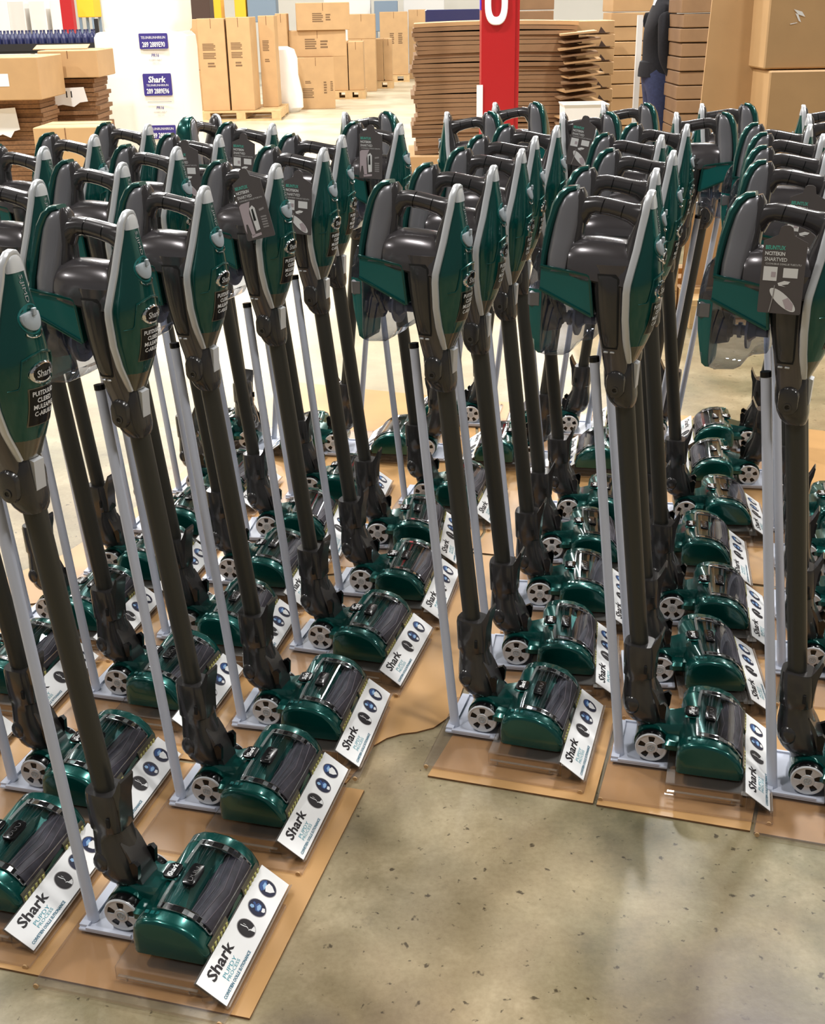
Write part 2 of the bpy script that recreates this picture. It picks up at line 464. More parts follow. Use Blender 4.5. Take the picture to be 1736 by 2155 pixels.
def build_vacuum():
    root = thing('stick_vacuum', 'x', 'vacuum cleaner')
    # ---- motor housing: tapering front column and the barrel that runs back over the dust cup
    b = MB()
    b.loft([sring((smooth_curve(HZ, HB, z) + smooth_curve(HZ, HF, z)) / 2, 0, (smooth_curve(HZ, HF, z) - smooth_curve(HZ, HB, z)) / 2, smooth_curve(HZ, HW, z), z, 28, 3.6)
            for z in [.752, .765, .78, .80, .82, .84, .86, .88, .90, .92, .94, .95]])
    rings = []
    for x, top, hw in ((-.196, .978, .0395), (-.194, .983, .0430), (-.188, .9855, .0450), (-.17, .9880, .0475), (-.15, .9885, .0482), (-.125, .9870, .0486), (-.105, .985, .0486), (-.092, .981, .0478), (-.083, .975, .0440), (-.078, .966, .0370)):
        zc = .936 - max(0, x + .236) * .145
        rings.append([(x, -hw * .93, zc - .004)] + [(x, -hw * se(math.cos(q), 2.25), zc + (top - zc) * se(math.sin(q), 2.25)) for q in [math.pi * k / 24 for k in range(25)]] + [(x, hw * .93, zc - .004)])
    b.loft(rings)
    hs = part('motor_housing', b, 'grey_dark', root)
    # vent panels follow the flank of the tapered housing
    for s in (-1, 1):
        p = MB(); rows = []
        for z, x0, x1 in ((.934, -.141, -.110), (.928, -.142, -.104), (.90, -.1405, -.1025), (.87, -.1375, -.102), (.84, -.133, -.1015), (.815, -.1285, -.1015), (.808, -.127, -.103)):
            w0 = smooth_curve(HZ, HW, z)
            cx = (smooth_curve(HZ, HB, z) + smooth_curve(HZ, HF, z)) / 2; a = (smooth_curve(HZ, HF, z) - smooth_curve(HZ, HB, z)) / 2
            row = []
            for k in range(5):
                x = x0 + (x1 - x0) * k / 4
                t = min(.999, abs((x - cx) / a))
                edge = 0.0006 if k in (0, 4) or z in (.934, .808) else 0.0034
                row.append((x, s * (w0 * (1 - t ** 3.6) ** (1 / 3.6) + edge), z))
            rows.append(row)
        p.loft(rows, closed=False)
        part('vent_panel', p, 'charcoal', hs)
        g = MB(); g.loft([[(q_[0] + (q_[0] - r_[2][0]) * .06, q_[1] + s * .0004 - (s * .0020 if i_ not in (0, 4) and ri not in (0, 6) else 0), q_[2] + (.0012 if ri == 0 else (-.0012 if ri == 6 else 0))) for i_, q_ in enumerate(r_)] for ri, r_ in enumerate(rows)], closed=False)
        part('panel_gap', g, 'black_matte', hs)
        c = MB()
        for x in (-.122, -.111): c.cbox(x - .004, x + .004, s * .036 - .004, s * .036 + .004, .799, .802, .0008)
        part('clip_mark', c, 'silver', hs)
    # ---- rear crest with its teal edge strip
    b = MB()
    b.loft([[(x0 + (x1 - x0) * (0.5 + 0.5 * se(math.cos(q), 3.2)), hw * se(math.sin(q), 3.2), z) for q in [2 * math.pi * k / 24 for k in range(24)]]
            for z, x0, x1, hw in ((.934, -.236, -.19, .0455), (.96, -.2345, -.189, .0425), (.985, -.232, -.186, .034), (1.01, -.228, -.183, .028), (1.035, -.222, -.182, .0225), (1.05, -.215, -.182, .0185), (1.060, -.206, -.183, .014), (1.064, -.197, -.186, .008))])
    cr = part('rear_crest', b, 'grey_mid', root)
    b = MB()
    b.sweep([(-.2375, 0, .938), (-.2365, 0, .96), (-.2345, 0, .985), (-.2305, 0, 1.01), (-.2235, 0, 1.038), (-.2145, 0, 1.055), (-.204, 0, 1.0640), (-.191, 0, 1.0670)],
            [(.0060, .0465), (.0065, .0430), (.0075, .0352), (.0080, .0292), (.0085, .0236), (.0080, .0195), (.0060, .0158), (.004, .0125)], 14, e=3)
    part('crest_trim', b, 'teal', cr)
    # ---- handle: rear stem, grip bar, front stem
    b = MB()
    b.sweep([(-.192, 0, .955), (-.1885, 0, .985), (-.186, 0, 1.01), (-.184, 0, 1.035), (-.183, 0, 1.055), (-.185, 0, 1.066)], [(.013, .027), (.011, .022), (.0105, .0185), (.0105, .017), (.009, .015), (.004, .009)], 14, e=2.4)
    b.sweep([(-.187, 0, 1.026), (-.172, 0, 1.037), (-.158, 0, 1.0395), (-.14, 0, 1.0375), (-.12, 0, 1.0335), (-.10, 0, 1.0285), (-.088, 0, 1.0235), (-.076, 0, 1.022)], [(.024, .017), (.0158, .0150), (.0146, .0145), (.0145, .0145), (.0148, .0145), (.0165, .0148), (.0205, .016), (.025, .017)], 16)
    b.sweep([(-.088, 0, .955), (-.086, 0, .985), (-.081, 0, 1.01), (-.0775, 0, 1.035), (-.0745, 0, 1.053), (-.072, 0, 1.062)], [(.022, .040), (.0155, .0295), (.0110, .0225), (.0078, .0180), (.006, .0145), (.003, .008)], 14, e=2.6)
    hd = part('handle', b, 'grip', root)
    for x, z in ((-.146, 1.0382), (-.112, 1.0318)):
        r = MB(); r.sweep([(x - .0008, 0, z), (x + .0008, 0, z - .0004)], [.0150, .0150], 16)
        part('grip_seam', r, 'black', hd)
    # ---- silver border band around the front panel
    b = MB(); pts = []; zz = [.781, .80, .825, .86, .89, .905, .92, .937, .955, .975, 1.004, 1.03, 1.048]
    for z in zz:
        wbz, xb, xf = pan(z); pts.append((xb - .0058, -wbz - .0012, z))
    tip = [(-.0685, -.0105, 1.0575), (-.0675, -.006, 1.0625), (-.067, 0, 1.0640), (-.0675, .006, 1.0625), (-.0685, .0105, 1.0575)]
    pts = pts + tip + [(p[0], -p[1], p[2]) for p in pts[::-1]]
    rr = [(.0062, .0042)] * len(pts)
    rings = []
    for i, p in enumerate(pts):
        p = Vector(p); t = (Vector(pts[min(i + 1, len(pts) - 1)]) - Vector(pts[max(i - 1, 0)])).normalized()
        ax = Vector((1, 0, 0)); ax = (ax - t * ax.dot(t)).normalized(); nn = t.cross(ax).normalized()
        rings.append([p + ax * (.0064 * se(math.cos(q), 3)) + nn * (.0040 * se(math.sin(q), 3)) for q in [2 * math.pi * k / 10 for k in range(10)]])
    b.loft(rings)
    b.loft([[(cx_ + a * se(math.cos(q), 2.6), w_ * se(math.sin(q), 2.6), z) for q in [2 * math.pi * k / 18 for k in range(18)]] for z, cx_, a, w_ in ((1.0385, -.0650, .0072, .0172), (1.046, -.0655, .0068, .0160), (1.054, -.0663, .0062, .0142), (1.060, -.0670, .0055, .0112), (1.0645, -.0675, .0035, .0065))])
    part('silver_band', b, 'silver', root)
    # ---- green front panel
    b = MB(); rows = []
    for z in [.811, .825, .84, .86, .88, .90, .915, .93, .945, .96, .975, .99, 1.004, 1.018, 1.030, 1.0395]:
        wbz = pan(z)[0]
        row = [panel_pt(wbz * math.sin(math.pi / 2 * t), z) for t in [k / 9 for k in range(-9, 10)]]
        row += [(row[-1][0] - .008, row[-1][1] * .9, z), (row[0][0] - .008, row[0][1] * .9, z)]
        rows.append(row)
    b.loft(rows)
    fp = part('front_panel', b, 'teal', root, angle=50)
    t = MB(); add_text(t, 'S.JIMD', lambda u, v: panel_pt(v * 1.0, 1.0170 - u, .0008), .0085, .036)
    part('panel_lettering', t, 'grey_ink', fp, False)
    # raised shoulder line around the badge
    sh = MB()
    for s in (-1, 1):
        path = [panel_pt(0, .934, .0012), panel_pt(s * .014, .9320, .0012), panel_pt(s * .0285, .926, .0012), panel_pt(s * .0305, .916, .0012), panel_pt(s * .0325, .893, .0012), panel_pt(s * .034, .888, .0012), panel_pt(s * .042, .886, .0012)]
        sh.sweep(path, [.0016, .0020, .0020, .0016, .0013, .0013, .0008], 8, up=(1, 0, 0))
    part('raised_shoulder', sh, 'teal', fp)
    # power slider in its recess
    def shield(sc, off, dz=0.0):
        out = []
        for k in range(20):
            q = 2 * math.pi * k / 20
            u, v = .0185 * math.cos(q), .0165 * math.sin(q)
            if v > .005: v = .005 + (v - .005) * .35
            out.append(panel_pt(u * sc, .979 + dz + v * sc, off))
        return out
    b = MB()
    rc = []
    for k in range(24):
        q = 2 * math.pi * k / 24
        rc.append((.0210 * math.cos(q), .9775 + .0200 * math.sin(q)))
    b.loft([[panel_pt(y, z, -.003) for y, z in rc], [panel_pt(y, z, .0009) for y, z in rc]])
    rec = part('switch_recess', b, 'teal_dark', root)
    b = MB(); b.loft([shield(1.0, .0), shield(1.0, .0030), shield(.82, .0040)])
    b.cbox(-.047, -.0425, -.001, .006, .982, .992, .0008)
    part('power_slider', b, 'slider', rec)
    b = MB(); path = [panel_pt(.0155 * math.sin(q), .9600 - .0065 * math.cos(q), .0016) for q in [math.radians(a) for a in range(-100, 101, 20)]]
    b.sweep(path, [.0011] * len(path), 6, up=(1, 0, 0))
    part('switch_rim', b, 'chrome', rec)
    # oval chrome badge
    b = MB(); rings = []
    for sc, off in ((1.0, -.002), (1.0, .0022), (.88, .0034), (.78, .0026)):
        rings.append([panel_pt(.0235 * sc * math.cos(q), .906 + .0150 * sc * math.sin(q), off) for q in [2 * math.pi * k / 28 for k in range(28)]])
    b.loft(rings, cap1=False)
    bd = part('brand_badge', b, 'chrome', root)
    b = MB(); b.loft([[panel_pt(.0188 * sc * math.cos(q), .906 + .0118 * sc * math.sin(q), off) for q in [2 * math.pi * k / 24 for k in range(24)]] for sc, off in ((1, .0), (1, .0027), (.6, .0031), (.05, .0032))])
    part('badge_oval', b, 'black', bd)
    t = MB(); add_text(t, 'Shark', lambda u, v: panel_pt(u, .906 + v, .0042), .0100, .0285, bold=.015)
    part('badge_lettering', t, 'silver', bd, False)
    # dark label plate with its four lines
    def plate(hw, z0, z1, o0, o1):
        bb = MB(); n = 10
        for oa in (0,):
            rows = []
            for z in [z0 + (z1 - z0) * k / 6 for k in range(7)]:
                rows.append([panel_pt(-hw + 2 * hw * k / n, z, o1) for k in range(n + 1)])
            bb.loft(rows, closed=False)
            edge = [panel_pt(-hw + 2 * hw * k / n, z0, o1) for k in range(n + 1)] + [panel_pt(hw - 2 * hw * k / n, z1, o1) for k in range(n + 1)]
            bb.loft([edge, [(p[0] - (o1 - o0), p[1], p[2]) for p in edge]], False, False)
        return bb
    lp = part('label_plate', plate(.0245, .832, .887, -.001, .0009), 'smoke', root)
    part('label_face', plate(.0230, .8335, .8855, -.001, .0012), 'black', lp)
    t = MB()
    for k, (s_, w_) in enumerate((('PUITDUUID', .040), ('CLEIED', .027), ('MULEAPVE', .037), ('C-ABUILB', .034))):
        add_text(t, s_, lambda u, v, k=k: panel_pt(u, .8785 - .0096 * k + v, .0018), .0068, w_, bold=.02)
    part('label_lettering', t, 'white_ink', lp, False)
    # smoky nose below the panel
    b = MB(); rows = []
    for z in (.780, .785, .795, .805, .8115):
        wbz = pan(z)[0]
        row = [panel_pt(wbz * math.sin(math.pi / 2 * t), z) for t in [k / 7 for k in range(-7, 8)]]
        row += [(row[-1][0] - .01, row[-1][1] * .9, z), (row[0][0] - .01, row[0][1] * .9, z)]
        rows.append(row)
    b.loft(rows)
    part('nose_cap', b, 'smoke', root, angle=60)
    # ---- dust cup: teal lid, clear cup with inner parts, rear cap
    b = MB(); b.prism([(-.2385, .9415), (-.158, .9300), (-.1545, .928), (-.1485, .863), (-.2400, .9045)], 'y', -.0445, .0445)
    lid = part('dust_cup_lid', b, 'teal_dark', root)
    for s in (-1, 1):
        b = MB(); y = s * .0456
        for path in ([(-.2395, y, .9425), (-.160, y, .9312), (-.1555, y, .9292), (-.1535, y, .925), (-.1465, y, .862)], [(-.2405, y, .9035), (-.148, y, .8620)]):
            b.sweep(path, [(.0028, .0026)] * len(path), 8, up=(0, 1, 0), e=3)
        part('lid_rim', b, 'teal', lid)
    prof = [(-.2395, .904), (-.2405, .80), (-.2375, .7875), (-.2280, .7850), (-.196, .788), (-.186, .794), (-.1745, .811), (-.1655, .8165), (-.146, .820), (-.1485, .863)]
    cx, cz = -.197, .84
    b = MB()
    b.loft([[(cx + (p[0] - cx) * sc, y, cz + (p[1] - cz) * sc) for p in prof] for y, sc in ((-.043, .88), (-.040, .97), (-.034, 1.0), (.034, 1.0), (.040, .97), (.043, .88))])
    cup = part('dust_cup', b, 'cup', root)
    b = MB(); b.cyl((0, .846), 'x', .0085, -.238, -.150, 14); b.cyl((0, .846), 'x', .013, -.200, -.194, 16)
    part('cup_tube', b, 'cup_tube', cup)
    b = MB(); b.cyl((0, .848), 'x', .029, -.2375, -.214, 22, r2=.024); b.cyl((0, .85), 'x', .020, -.2155, -.208, 18, r2=.016)
    part('cup_filter', b, 'navy', cup)
    b = MB(); b.cyl((0, .85), 'x', .0335, -.184, -.180, 22); b.cyl((0, .85), 'x', .022, -.180, -.170, 18, r2=.014)
    part('cup_baffle', b, 'cup_tube', cup)
    b = MB(); rows = []
    for z, xo, hw in ((.786, -.2445, .028), (.793, -.2500, .033), (.812, -.2575, .036), (.845, -.2630, .037), (.875, -.2650, .037), (.900, -.2655, .0365)):
        rows.append([(-.2385, -hw, z), (-.25 if xo < -.25 else xo, -hw, z), (xo + .003, -hw * .86, z), (xo, -hw * .5, z), (xo, hw * .5, z), (xo + .003, hw * .86, z), (-.25 if xo < -.25 else xo, hw, z), (-.2385, hw, z)])
    b.loft(rows)
    rcap = part('rear_cap', b, 'teal_dark', root)
    b = MB(); rows = []
    for z, xo, hw in ((.9005, -.2655, .0365), (.915, -.2645, .036), (.935, -.2610, .034), (.952, -.2560, .030), (.963, -.2480, .024), (.966, -.2400, .018)):
        rows.append([(-.2375, -hw, z), (-.25 if xo < -.25 else xo, -hw, z), (xo + .003, -hw * .86, z), (xo, -hw * .5, z), (xo, hw * .5, z), (xo + .003, hw * .86, z), (-.25 if xo < -.25 else xo, hw, z), (-.2375, hw, z)])
    b.loft(rows)
    part('smoky_cover', b, 'cup_grey', rcap)
    b = MB(); b.cbox(-.2658, -.2470, -.0270, .0270, .869, .8965, .0015)
    b.cbox(-.2615, -.2400, -.0376, .0376, .869, .8965, .0030)
    part('cup_latch', b, 'grey_mid', rcap)
    # ---- elbow joint
    b = MB()
    b.loft([sring(cx, 0, a, bb, z, 22, 2.8) for z, cx, a, bb in ((.783, -.104, .0235, .024), (.775, -.104, .0265, .0265), (.757, -.1035, .0275, .028), (.735, -.1015, .0275, .0285), (.718, -.0985, .026, .027), (.706, -.0955, .0225, .0235), (.698, -.093, .0175, .0185))])
    el = part('elbow_joint', b, 'charcoal', root)
    for s in (-1, 1):
        b = MB(); rings = []
        for y, sc in ((.022, 1.06), (.0300, 1.0), (.0335, .92), (.0345, .75)):
            pr = [(.0165 * math.cos(q), .0165 * math.sin(q) + (.016 if math.sin(q) > 0 else 0)) for q in [2 * math.pi * (k + .5) / 24 for k in range(24)]]
            rings.append([(-.1045 + p[0] * sc, s * y, .734 + p[1] * sc) for p in pr])
        b.loft(rings)
        part('pivot_boss', b, 'charcoal', el)
        b = MB()
        ro = [[(-.1045 + r * math.cos(q), s * y, .733 + r * math.sin(q)) for q in [2 * math.pi * k / 16 for k in range(16)]] for r, y in ((.0068, .0335), (.0068, .0362), (.0040, .0362), (.0036, .0352), (.0005, .0352))]
        b.loft(ro, mi=0); b.m[-17:] = [1] * 17
        part('pivot_screw', b, ['charcoal', 'black'], el)
    b = MB(); b.prism([(-.080, .779), (-.0715, .776), (-.0735, .733), (-.080, .730)], 'y', -.0105, .0105)
    part('release_button', b, 'silver', el)
    # ---- tube
    b = MB(); b.sweep([(-.0935, 0, .712), (-.066, 0, .47), (-.038, 0, .225)], [.0172, .0172, .0172], 22)
    part('pole', b, 'pole', root)
    # ---- lower collar and hood
    b = MB()
    b.loft([sring(cx, 0, a, bb, z, 24, e) for z, cx, a, bb, e in ((.2345, -.0375, .0285, .0255, 3), (.228, -.037, .030, .027, 3), (.20, -.035, .0305, .0285, 3), (.170, -.0335, .0305, .0295, 3), (.167, -.0335, .0285, .0285, 2.6), (.150, -.032, .0300, .031, 2.4), (.13, -.029, .0345, .0345, 2.3), (.112, -.026, .0375, .0365, 2.3), (.096, -.0225, .0385, .0365, 2.4), (.083, -.0175, .0365, .035, 2.5), (.077, -.0145, .033, .032, 2.6))])
    fc = part('foot_collar', b, 'charcoal', root)
    b = MB(); b.prism([(-.006, .150), (.0035, .135), (.018, .105), (.028, .072), (.0265, .062), (.012, .066), (-.01, .08)], 'y', -.0215, .0215)
    part('front_flap', b, 'charcoal', fc)
    b = MB(); b.prism([(-.016, .2290), (-.0065, .244), (.0035, .2665), (.006, .263), (.0035, .244), (-.0015, .226), (-.0035, .200), (-.0045, .170), (-.009, .165)], 'y', -.017, .017)
    part('collar_latch', b, 'charcoal', fc)
    for s in (-1, 1):
        b = MB(); b.prism([(.010, .118), (.020, .124), (.026, .118), (.024, .092), (.016, .088)], 'y', s * .0235 - .004, s * .0235 + .004)
        part('flap_hook', b, 'black', fc)
    for s in (-1, 1):
        b = MB(); b.cbox(-.0215, -.0155, s * .0290 - .0015, s * .0290 + .0015, .182, .199, .0006)
        part('collar_slot', b, 'black_matte', fc)
    b = MB(); rings = []
    for y, r in ((-.0395, .004), (-.0385, .010), (-.0355, .0145), (-.029, .017)):
        rings.append([(-.038 + r * math.cos(q), y, .112 + 1.2 * r * math.sin(q)) for q in [2 * math.pi * k / 16 for k in range(16)]])
    b.loft(rings)
    part('swivel_cap', b, 'charcoal', fc)
    b = MB(); b.sweep([(-.015, 0, .088), (-.010, 0, .068), (-.004, 0, .048)], [.0265, .0255, .026], 20)
    part('swivel_neck', b, 'charcoal', root)
    # ---- axle housing and wheels
    b = MB(); b.cyl((0, .0425), 'y', .0335, -.0405, .0405, 26)
    b.loft([[(x, y * hw, z0 + (z1 - z0) * (0.5 + 0.5 * zz)) for y, zz in ((-1, -1), (1, -1), (1, .6), (.8, 1), (-.8, 1), (-1, .6))] for x, hw, z0, z1 in ((0, .034, .030, .078), (.03, .034, .032, .079), (.052, .038, .034, .084), (.066, .044, .034, .090))])
    b.cbox(.02, .062, -.064, .064, .040, .062, .006)
    ax = part('axle_housing', b, 'teal', root)
    for s in (-1, 1):
        b = MB(); rings = []
        for y, r in ((.0405, .0290), (.0415, .0308), (.0545, .0312), (.0572, .0300), (.0575, .0270)):
            rings.append([(r * math.cos(q), s * y, .0425 + r * math.sin(q)) for q in [2 * math.pi * k / 30 for k in range(30)]])
        b.loft(rings)
        wh = part('wheel', b, 'black', root)
        b = MB(); n = 40
        def arc(r, y): return [(r * math.cos(q), s * y, .0425 + r * math.sin(q)) for q in [2 * math.pi * k / n for k in range(n)]]
        b.loft([arc(.0302, .0568), arc(.0302, .0585), arc(.0285, .0600), arc(.0262, .0596), arc(.0245, .0590), arc(.0245, .0570)], False, False)
        b.loft([arc(.0002, .0600), arc(.0115, .0600), arc(.0122, .0590), arc(.0122, .0570)], True, False)
        for k in range(5):
            q0 = 2 * math.pi * k / 5 + math.radians(54) ; hw = math.radians(18)
            rows = []
            for r, d in ((.0110, hw * 1.15), (.0165, hw * 1.0), (.0215, hw * 1.08), (.0250, hw * 1.22)):
                rows.append([(r * math.cos(q0 + d * t), s * .0591, .0425 + r * math.sin(q0 + d * t)) for t in (-1, -.5, 0, .5, 1)])
            b.loft(rows, closed=False)
            for sg in (0, 4):
                b.loft([[r_[sg] for r_ in rows], [(r_[sg][0], s * .0572, r_[sg][2]) for r_ in rows]], closed=False)
        part('wheel_rim', b, 'wheel_silver', wh)
        b = MB()
        def ring2(r, y): return [(r * math.cos(q), s * y, .0425 + r * math.sin(q)) for q in [2 * math.pi * k / 18 for k in range(18)]]
        b.loft([ring2(.0072, .0598), ring2(.0072, .0608), ring2(.0060, .0608), ring2(.0056, .0602)], False, False)
        for q in (0, 1, 2, 3):
            a = q * math.pi / 2 + .5
            b.cyl((.003 * math.cos(a), .0425 + .003 * math.sin(a)), 'y', .0018, min(s * .0597, s * .0606), max(s * .0597, s * .0606), 8)
        part('hub_cap', b, 'slider', wh)
    # ---- floor head
    full = [(.0560, .034), (.0550, .060), (.0575, .078), (.0650, .0905), (.0800, .0975), (.1000, .0995), (.1250, .0968), (.1480, .0880), (.1660, .0715), (.1765, .0530), (.1785, .040), (.1770, .034)]
    low = [(.0560, .034), (.0550, .060), (.0575, .078), (.0650, .0905), (.0800, .0975), (.0895, .0960), (.1180, .0905), (.1290, .0860), (.1325, .045), (.1640, .045), (.1705, .0620), (.1765, .0530), (.1785, .040), (.1770, .034)]
    hx, hz = .117, .058
    def sec(pr, y, sc=1.0):
        return [(hx + (p[0] - hx) * sc, y, hz + (p[1] - hz) * sc if p[1] > .0345 else p[1]) for p in pr]
    b = MB(); rows = []
    for y, sc, k in ((-.1225, .80, 0), (-.1215, .90, 0), (-.118, .97, 0), (-.1125, 1.0, 0), (-.0885, 1.0, 0), (-.0880, 1.0, 1), (.0880, 1.0, 1), (.0885, 1.0, 0), (.1125, 1.0, 0), (.118, .97, 0), (.1215, .90, 0), (.1225, .80, 0)):
        rows.append(sec(low if k else full, y, sc))
    b.loft(rows)
    b.cbox(.062, .090, -.020, .020, .0945, .1005, .003)
    fh = part('floor_head', b, 'teal', root)
    b = MB(); b.loft([[(x + d * (1 if x > .1 else -1), y + d * (1 if y > 0 else -1), z) for x, y in ((.058, -.114), (.064, -.1195), (.168, -.1195), (.1755, -.113), (.1755, .113), (.168, .1195), (.064, .1195), (.058, .114))] for z, d in ((.0306, -.003), (.032, .0012), (.041, .0022), (.0425, .0))])
    part('bottom_skirt', b, 'skirt', fh)
    for s in (-1, 1):
        b = MB(); b.prism([(.1755, .0430), (.1795, .0430), (.1790, .0520), (.1768, .0580), (.1745, .060)], 'y', s * .071 - .036, s * .071 + .036)
        part('front_bumper', b, 'smoke', fh)
    b = MB()
    for s in (-1, 1):
        for k in range(6):
            y = s * .071 - .029 + k * .0116
            b.cbox(.1778, .1804, y - .0032, y + .0032, .0445, .0525, .0006)
    tag(part('bumper_teeth', b, 'yellow', fh), kind='stuff')
    t = MB(); add_text(t, 'Strong', lambda u, v: (.0765 - v, .0985 + u, .0980), .0035, .018)
    part('corner_lettering', t, 'white_ink', fh, False)
    b = MB()
    for k in range(3): b.cbox(.073 + k * .009, .079 + k * .009, -.104, -.096, .0965, .0992, .0008)
    part('cover_ribs', b, 'teal_dark', fh)
    b = MB(); b.cyl((.1480, .0580), 'y', .0270, -.0850, .0850, 26)
    for k in range(5):
        a = math.radians(35 + k * 26)
        path = [(.148 + .0270 * math.cos(a + .7 * t), y, .058 + .0270 * math.sin(a + .7 * t)) for y, t in [(-.083 + .166 * i / 10, abs(i / 10 - .5)) for i in range(11)]]
        b.sweep(path, [.0010] * 11, 5, up=(1, 0, 0), mi=1)
    part('brush_roller', b, ['roller', 'roller_stripe'], root)
    # clear window over the roller (a thin shell)
    wp = [(.0895, .1001), (.1000, .1013), (.1255, .0986), (.1490, .0896), (.1620, .0790), (.1720, .0660)]
    inner = [(p[0] - .0012, p[1] - .0014) for p in wp]
    b = MB(); b.loft([[(p[0], y, p[1]) for p in wp + inner[::-1]] for y in (-.0870, -.045, 0, .045, .0870)])
    part('brush_window', b, 'window', root)
    for s in (-1, 1):
        b = MB()
        fine_ = [(float(np.interp(t, range(len(wp)), [p[0] for p in wp])), float(np.interp(t, range(len(wp)), [p[1] for p in wp]))) for t in [k * (len(wp) - 1) / 14 for k in range(15)]]
        for k in range(14):
            (xa, za), (xb_, zb_) = fine_[k], fine_[k + 1]
            mi_ = (0, 2, 1, 0, 2, 2, 1, 2, 0, 2, 1, 2, 0, 2)[k]
            y0, y1 = s * .0775, s * .0905
            b.loft([[(xa, y0, za + .0004), (xa, y1, za + .0004), (xa, y1, za - .003), (xa, y0, za - .003)], [(xb_, y0, zb_ + .0004), (xb_, y1, zb_ + .0004), (xb_, y1, zb_ - .003), (xb_, y0, zb_ - .003)]], mi=mi_)
        for yy in (.0775, .0910): b.sweep([(p[0], s * yy, p[1] + .0006) for p in fine_], [(.0011, .0011)] * 15, 6, up=(0, 1, 0), mi=0)
        b.sweep([(.0905, s * .088, .1008), (.0885, s * .060, .1012), (.0880, s * .024, .1012)], [(.0030, .0013)] * 3, 8, up=(0, 0, 1), e=3, mi=1)
        part('window_frame', b, ['chrome', 'window_rim', 'black'], root)
    b = MB(); b.sweep([(.1725, -.090, .0655), (.1728, 0, .0658), (.1725, .090, .0655)], [(.0012, .0016)] * 3, 8, up=(0, 0, 1), e=3)
    part('window_edge', b, 'window_rim', root)
    # badges on top of the head
    def pill(cx, hx_, hy, z0, z1, e=4):
        return [[(cx + hx_ * sc * se(math.cos(q), e), hy * sc * se(math.sin(q), e), z + (cx - .078) * 0) for q in [2 * math.pi * k / 24 for k in range(24)]] for z, sc in ((z0, 1.0), (z1, 1.0), (z1 + .0006, .93))]
    b = MB(); b.loft(pill(.0765, .0125, .0185, .0990, .1030))
    hb = part('head_badge', b, 'black', root)
    t = MB(); add_text(t, 'Shark', lambda u, v: (.0765 - v, u, .1040), .0095, .030, bold=.015, shear=.2)
    part('head_badge_lettering', t, 'white_ink', hb, False)
    b = MB(); b.loft([[(p[0], p[1], p[2] - (p[0] - .1) * .12) for p in r] for r in pill(.1115, .0105, .0270, .0980, .1035, 5)])
    hl = part('head_label', b, 'black', root)
    t = MB(); add_text(t, 'DUO', lambda u, v: (.1110 - v, u, .1030), .0105, .036, bold=-.03)
    part('head_label_lettering', t, 'grey_ink', hl, False)
    for o in root.children:
        n = o.name.split('.')[0]
        if n in LOWER_HEAD:
            o.scale = (1, .9, 1); o.location = (-.007, -.006, 0)
        elif n not in ('axle_housing', 'wheel', 'swivel_neck'):
            o.rotation_euler = (0, 0, math.radians(-TWIST))
    return root


# ------------------------------------------------------------------ acrylic display stand
CARD_L, CARD_W = .266, .056
U_ = Vector((-.012, 1.0, 0)).normalized()
V_ = Vector((-math.cos(math.radians(36)), -.012 * math.cos(math.radians(36)), math.sin(math.radians(36)))).normalized()
N_ = U_.cross(-V_); N_ = N_ if N_.z > 0 else -N_
C0 = Vector((.2190, -.0295, .0125))


def card_pt(u, v, off=0.0):
    return C0 + U_ * ((u - .5) * CARD_L) + V_ * v + N_ * off


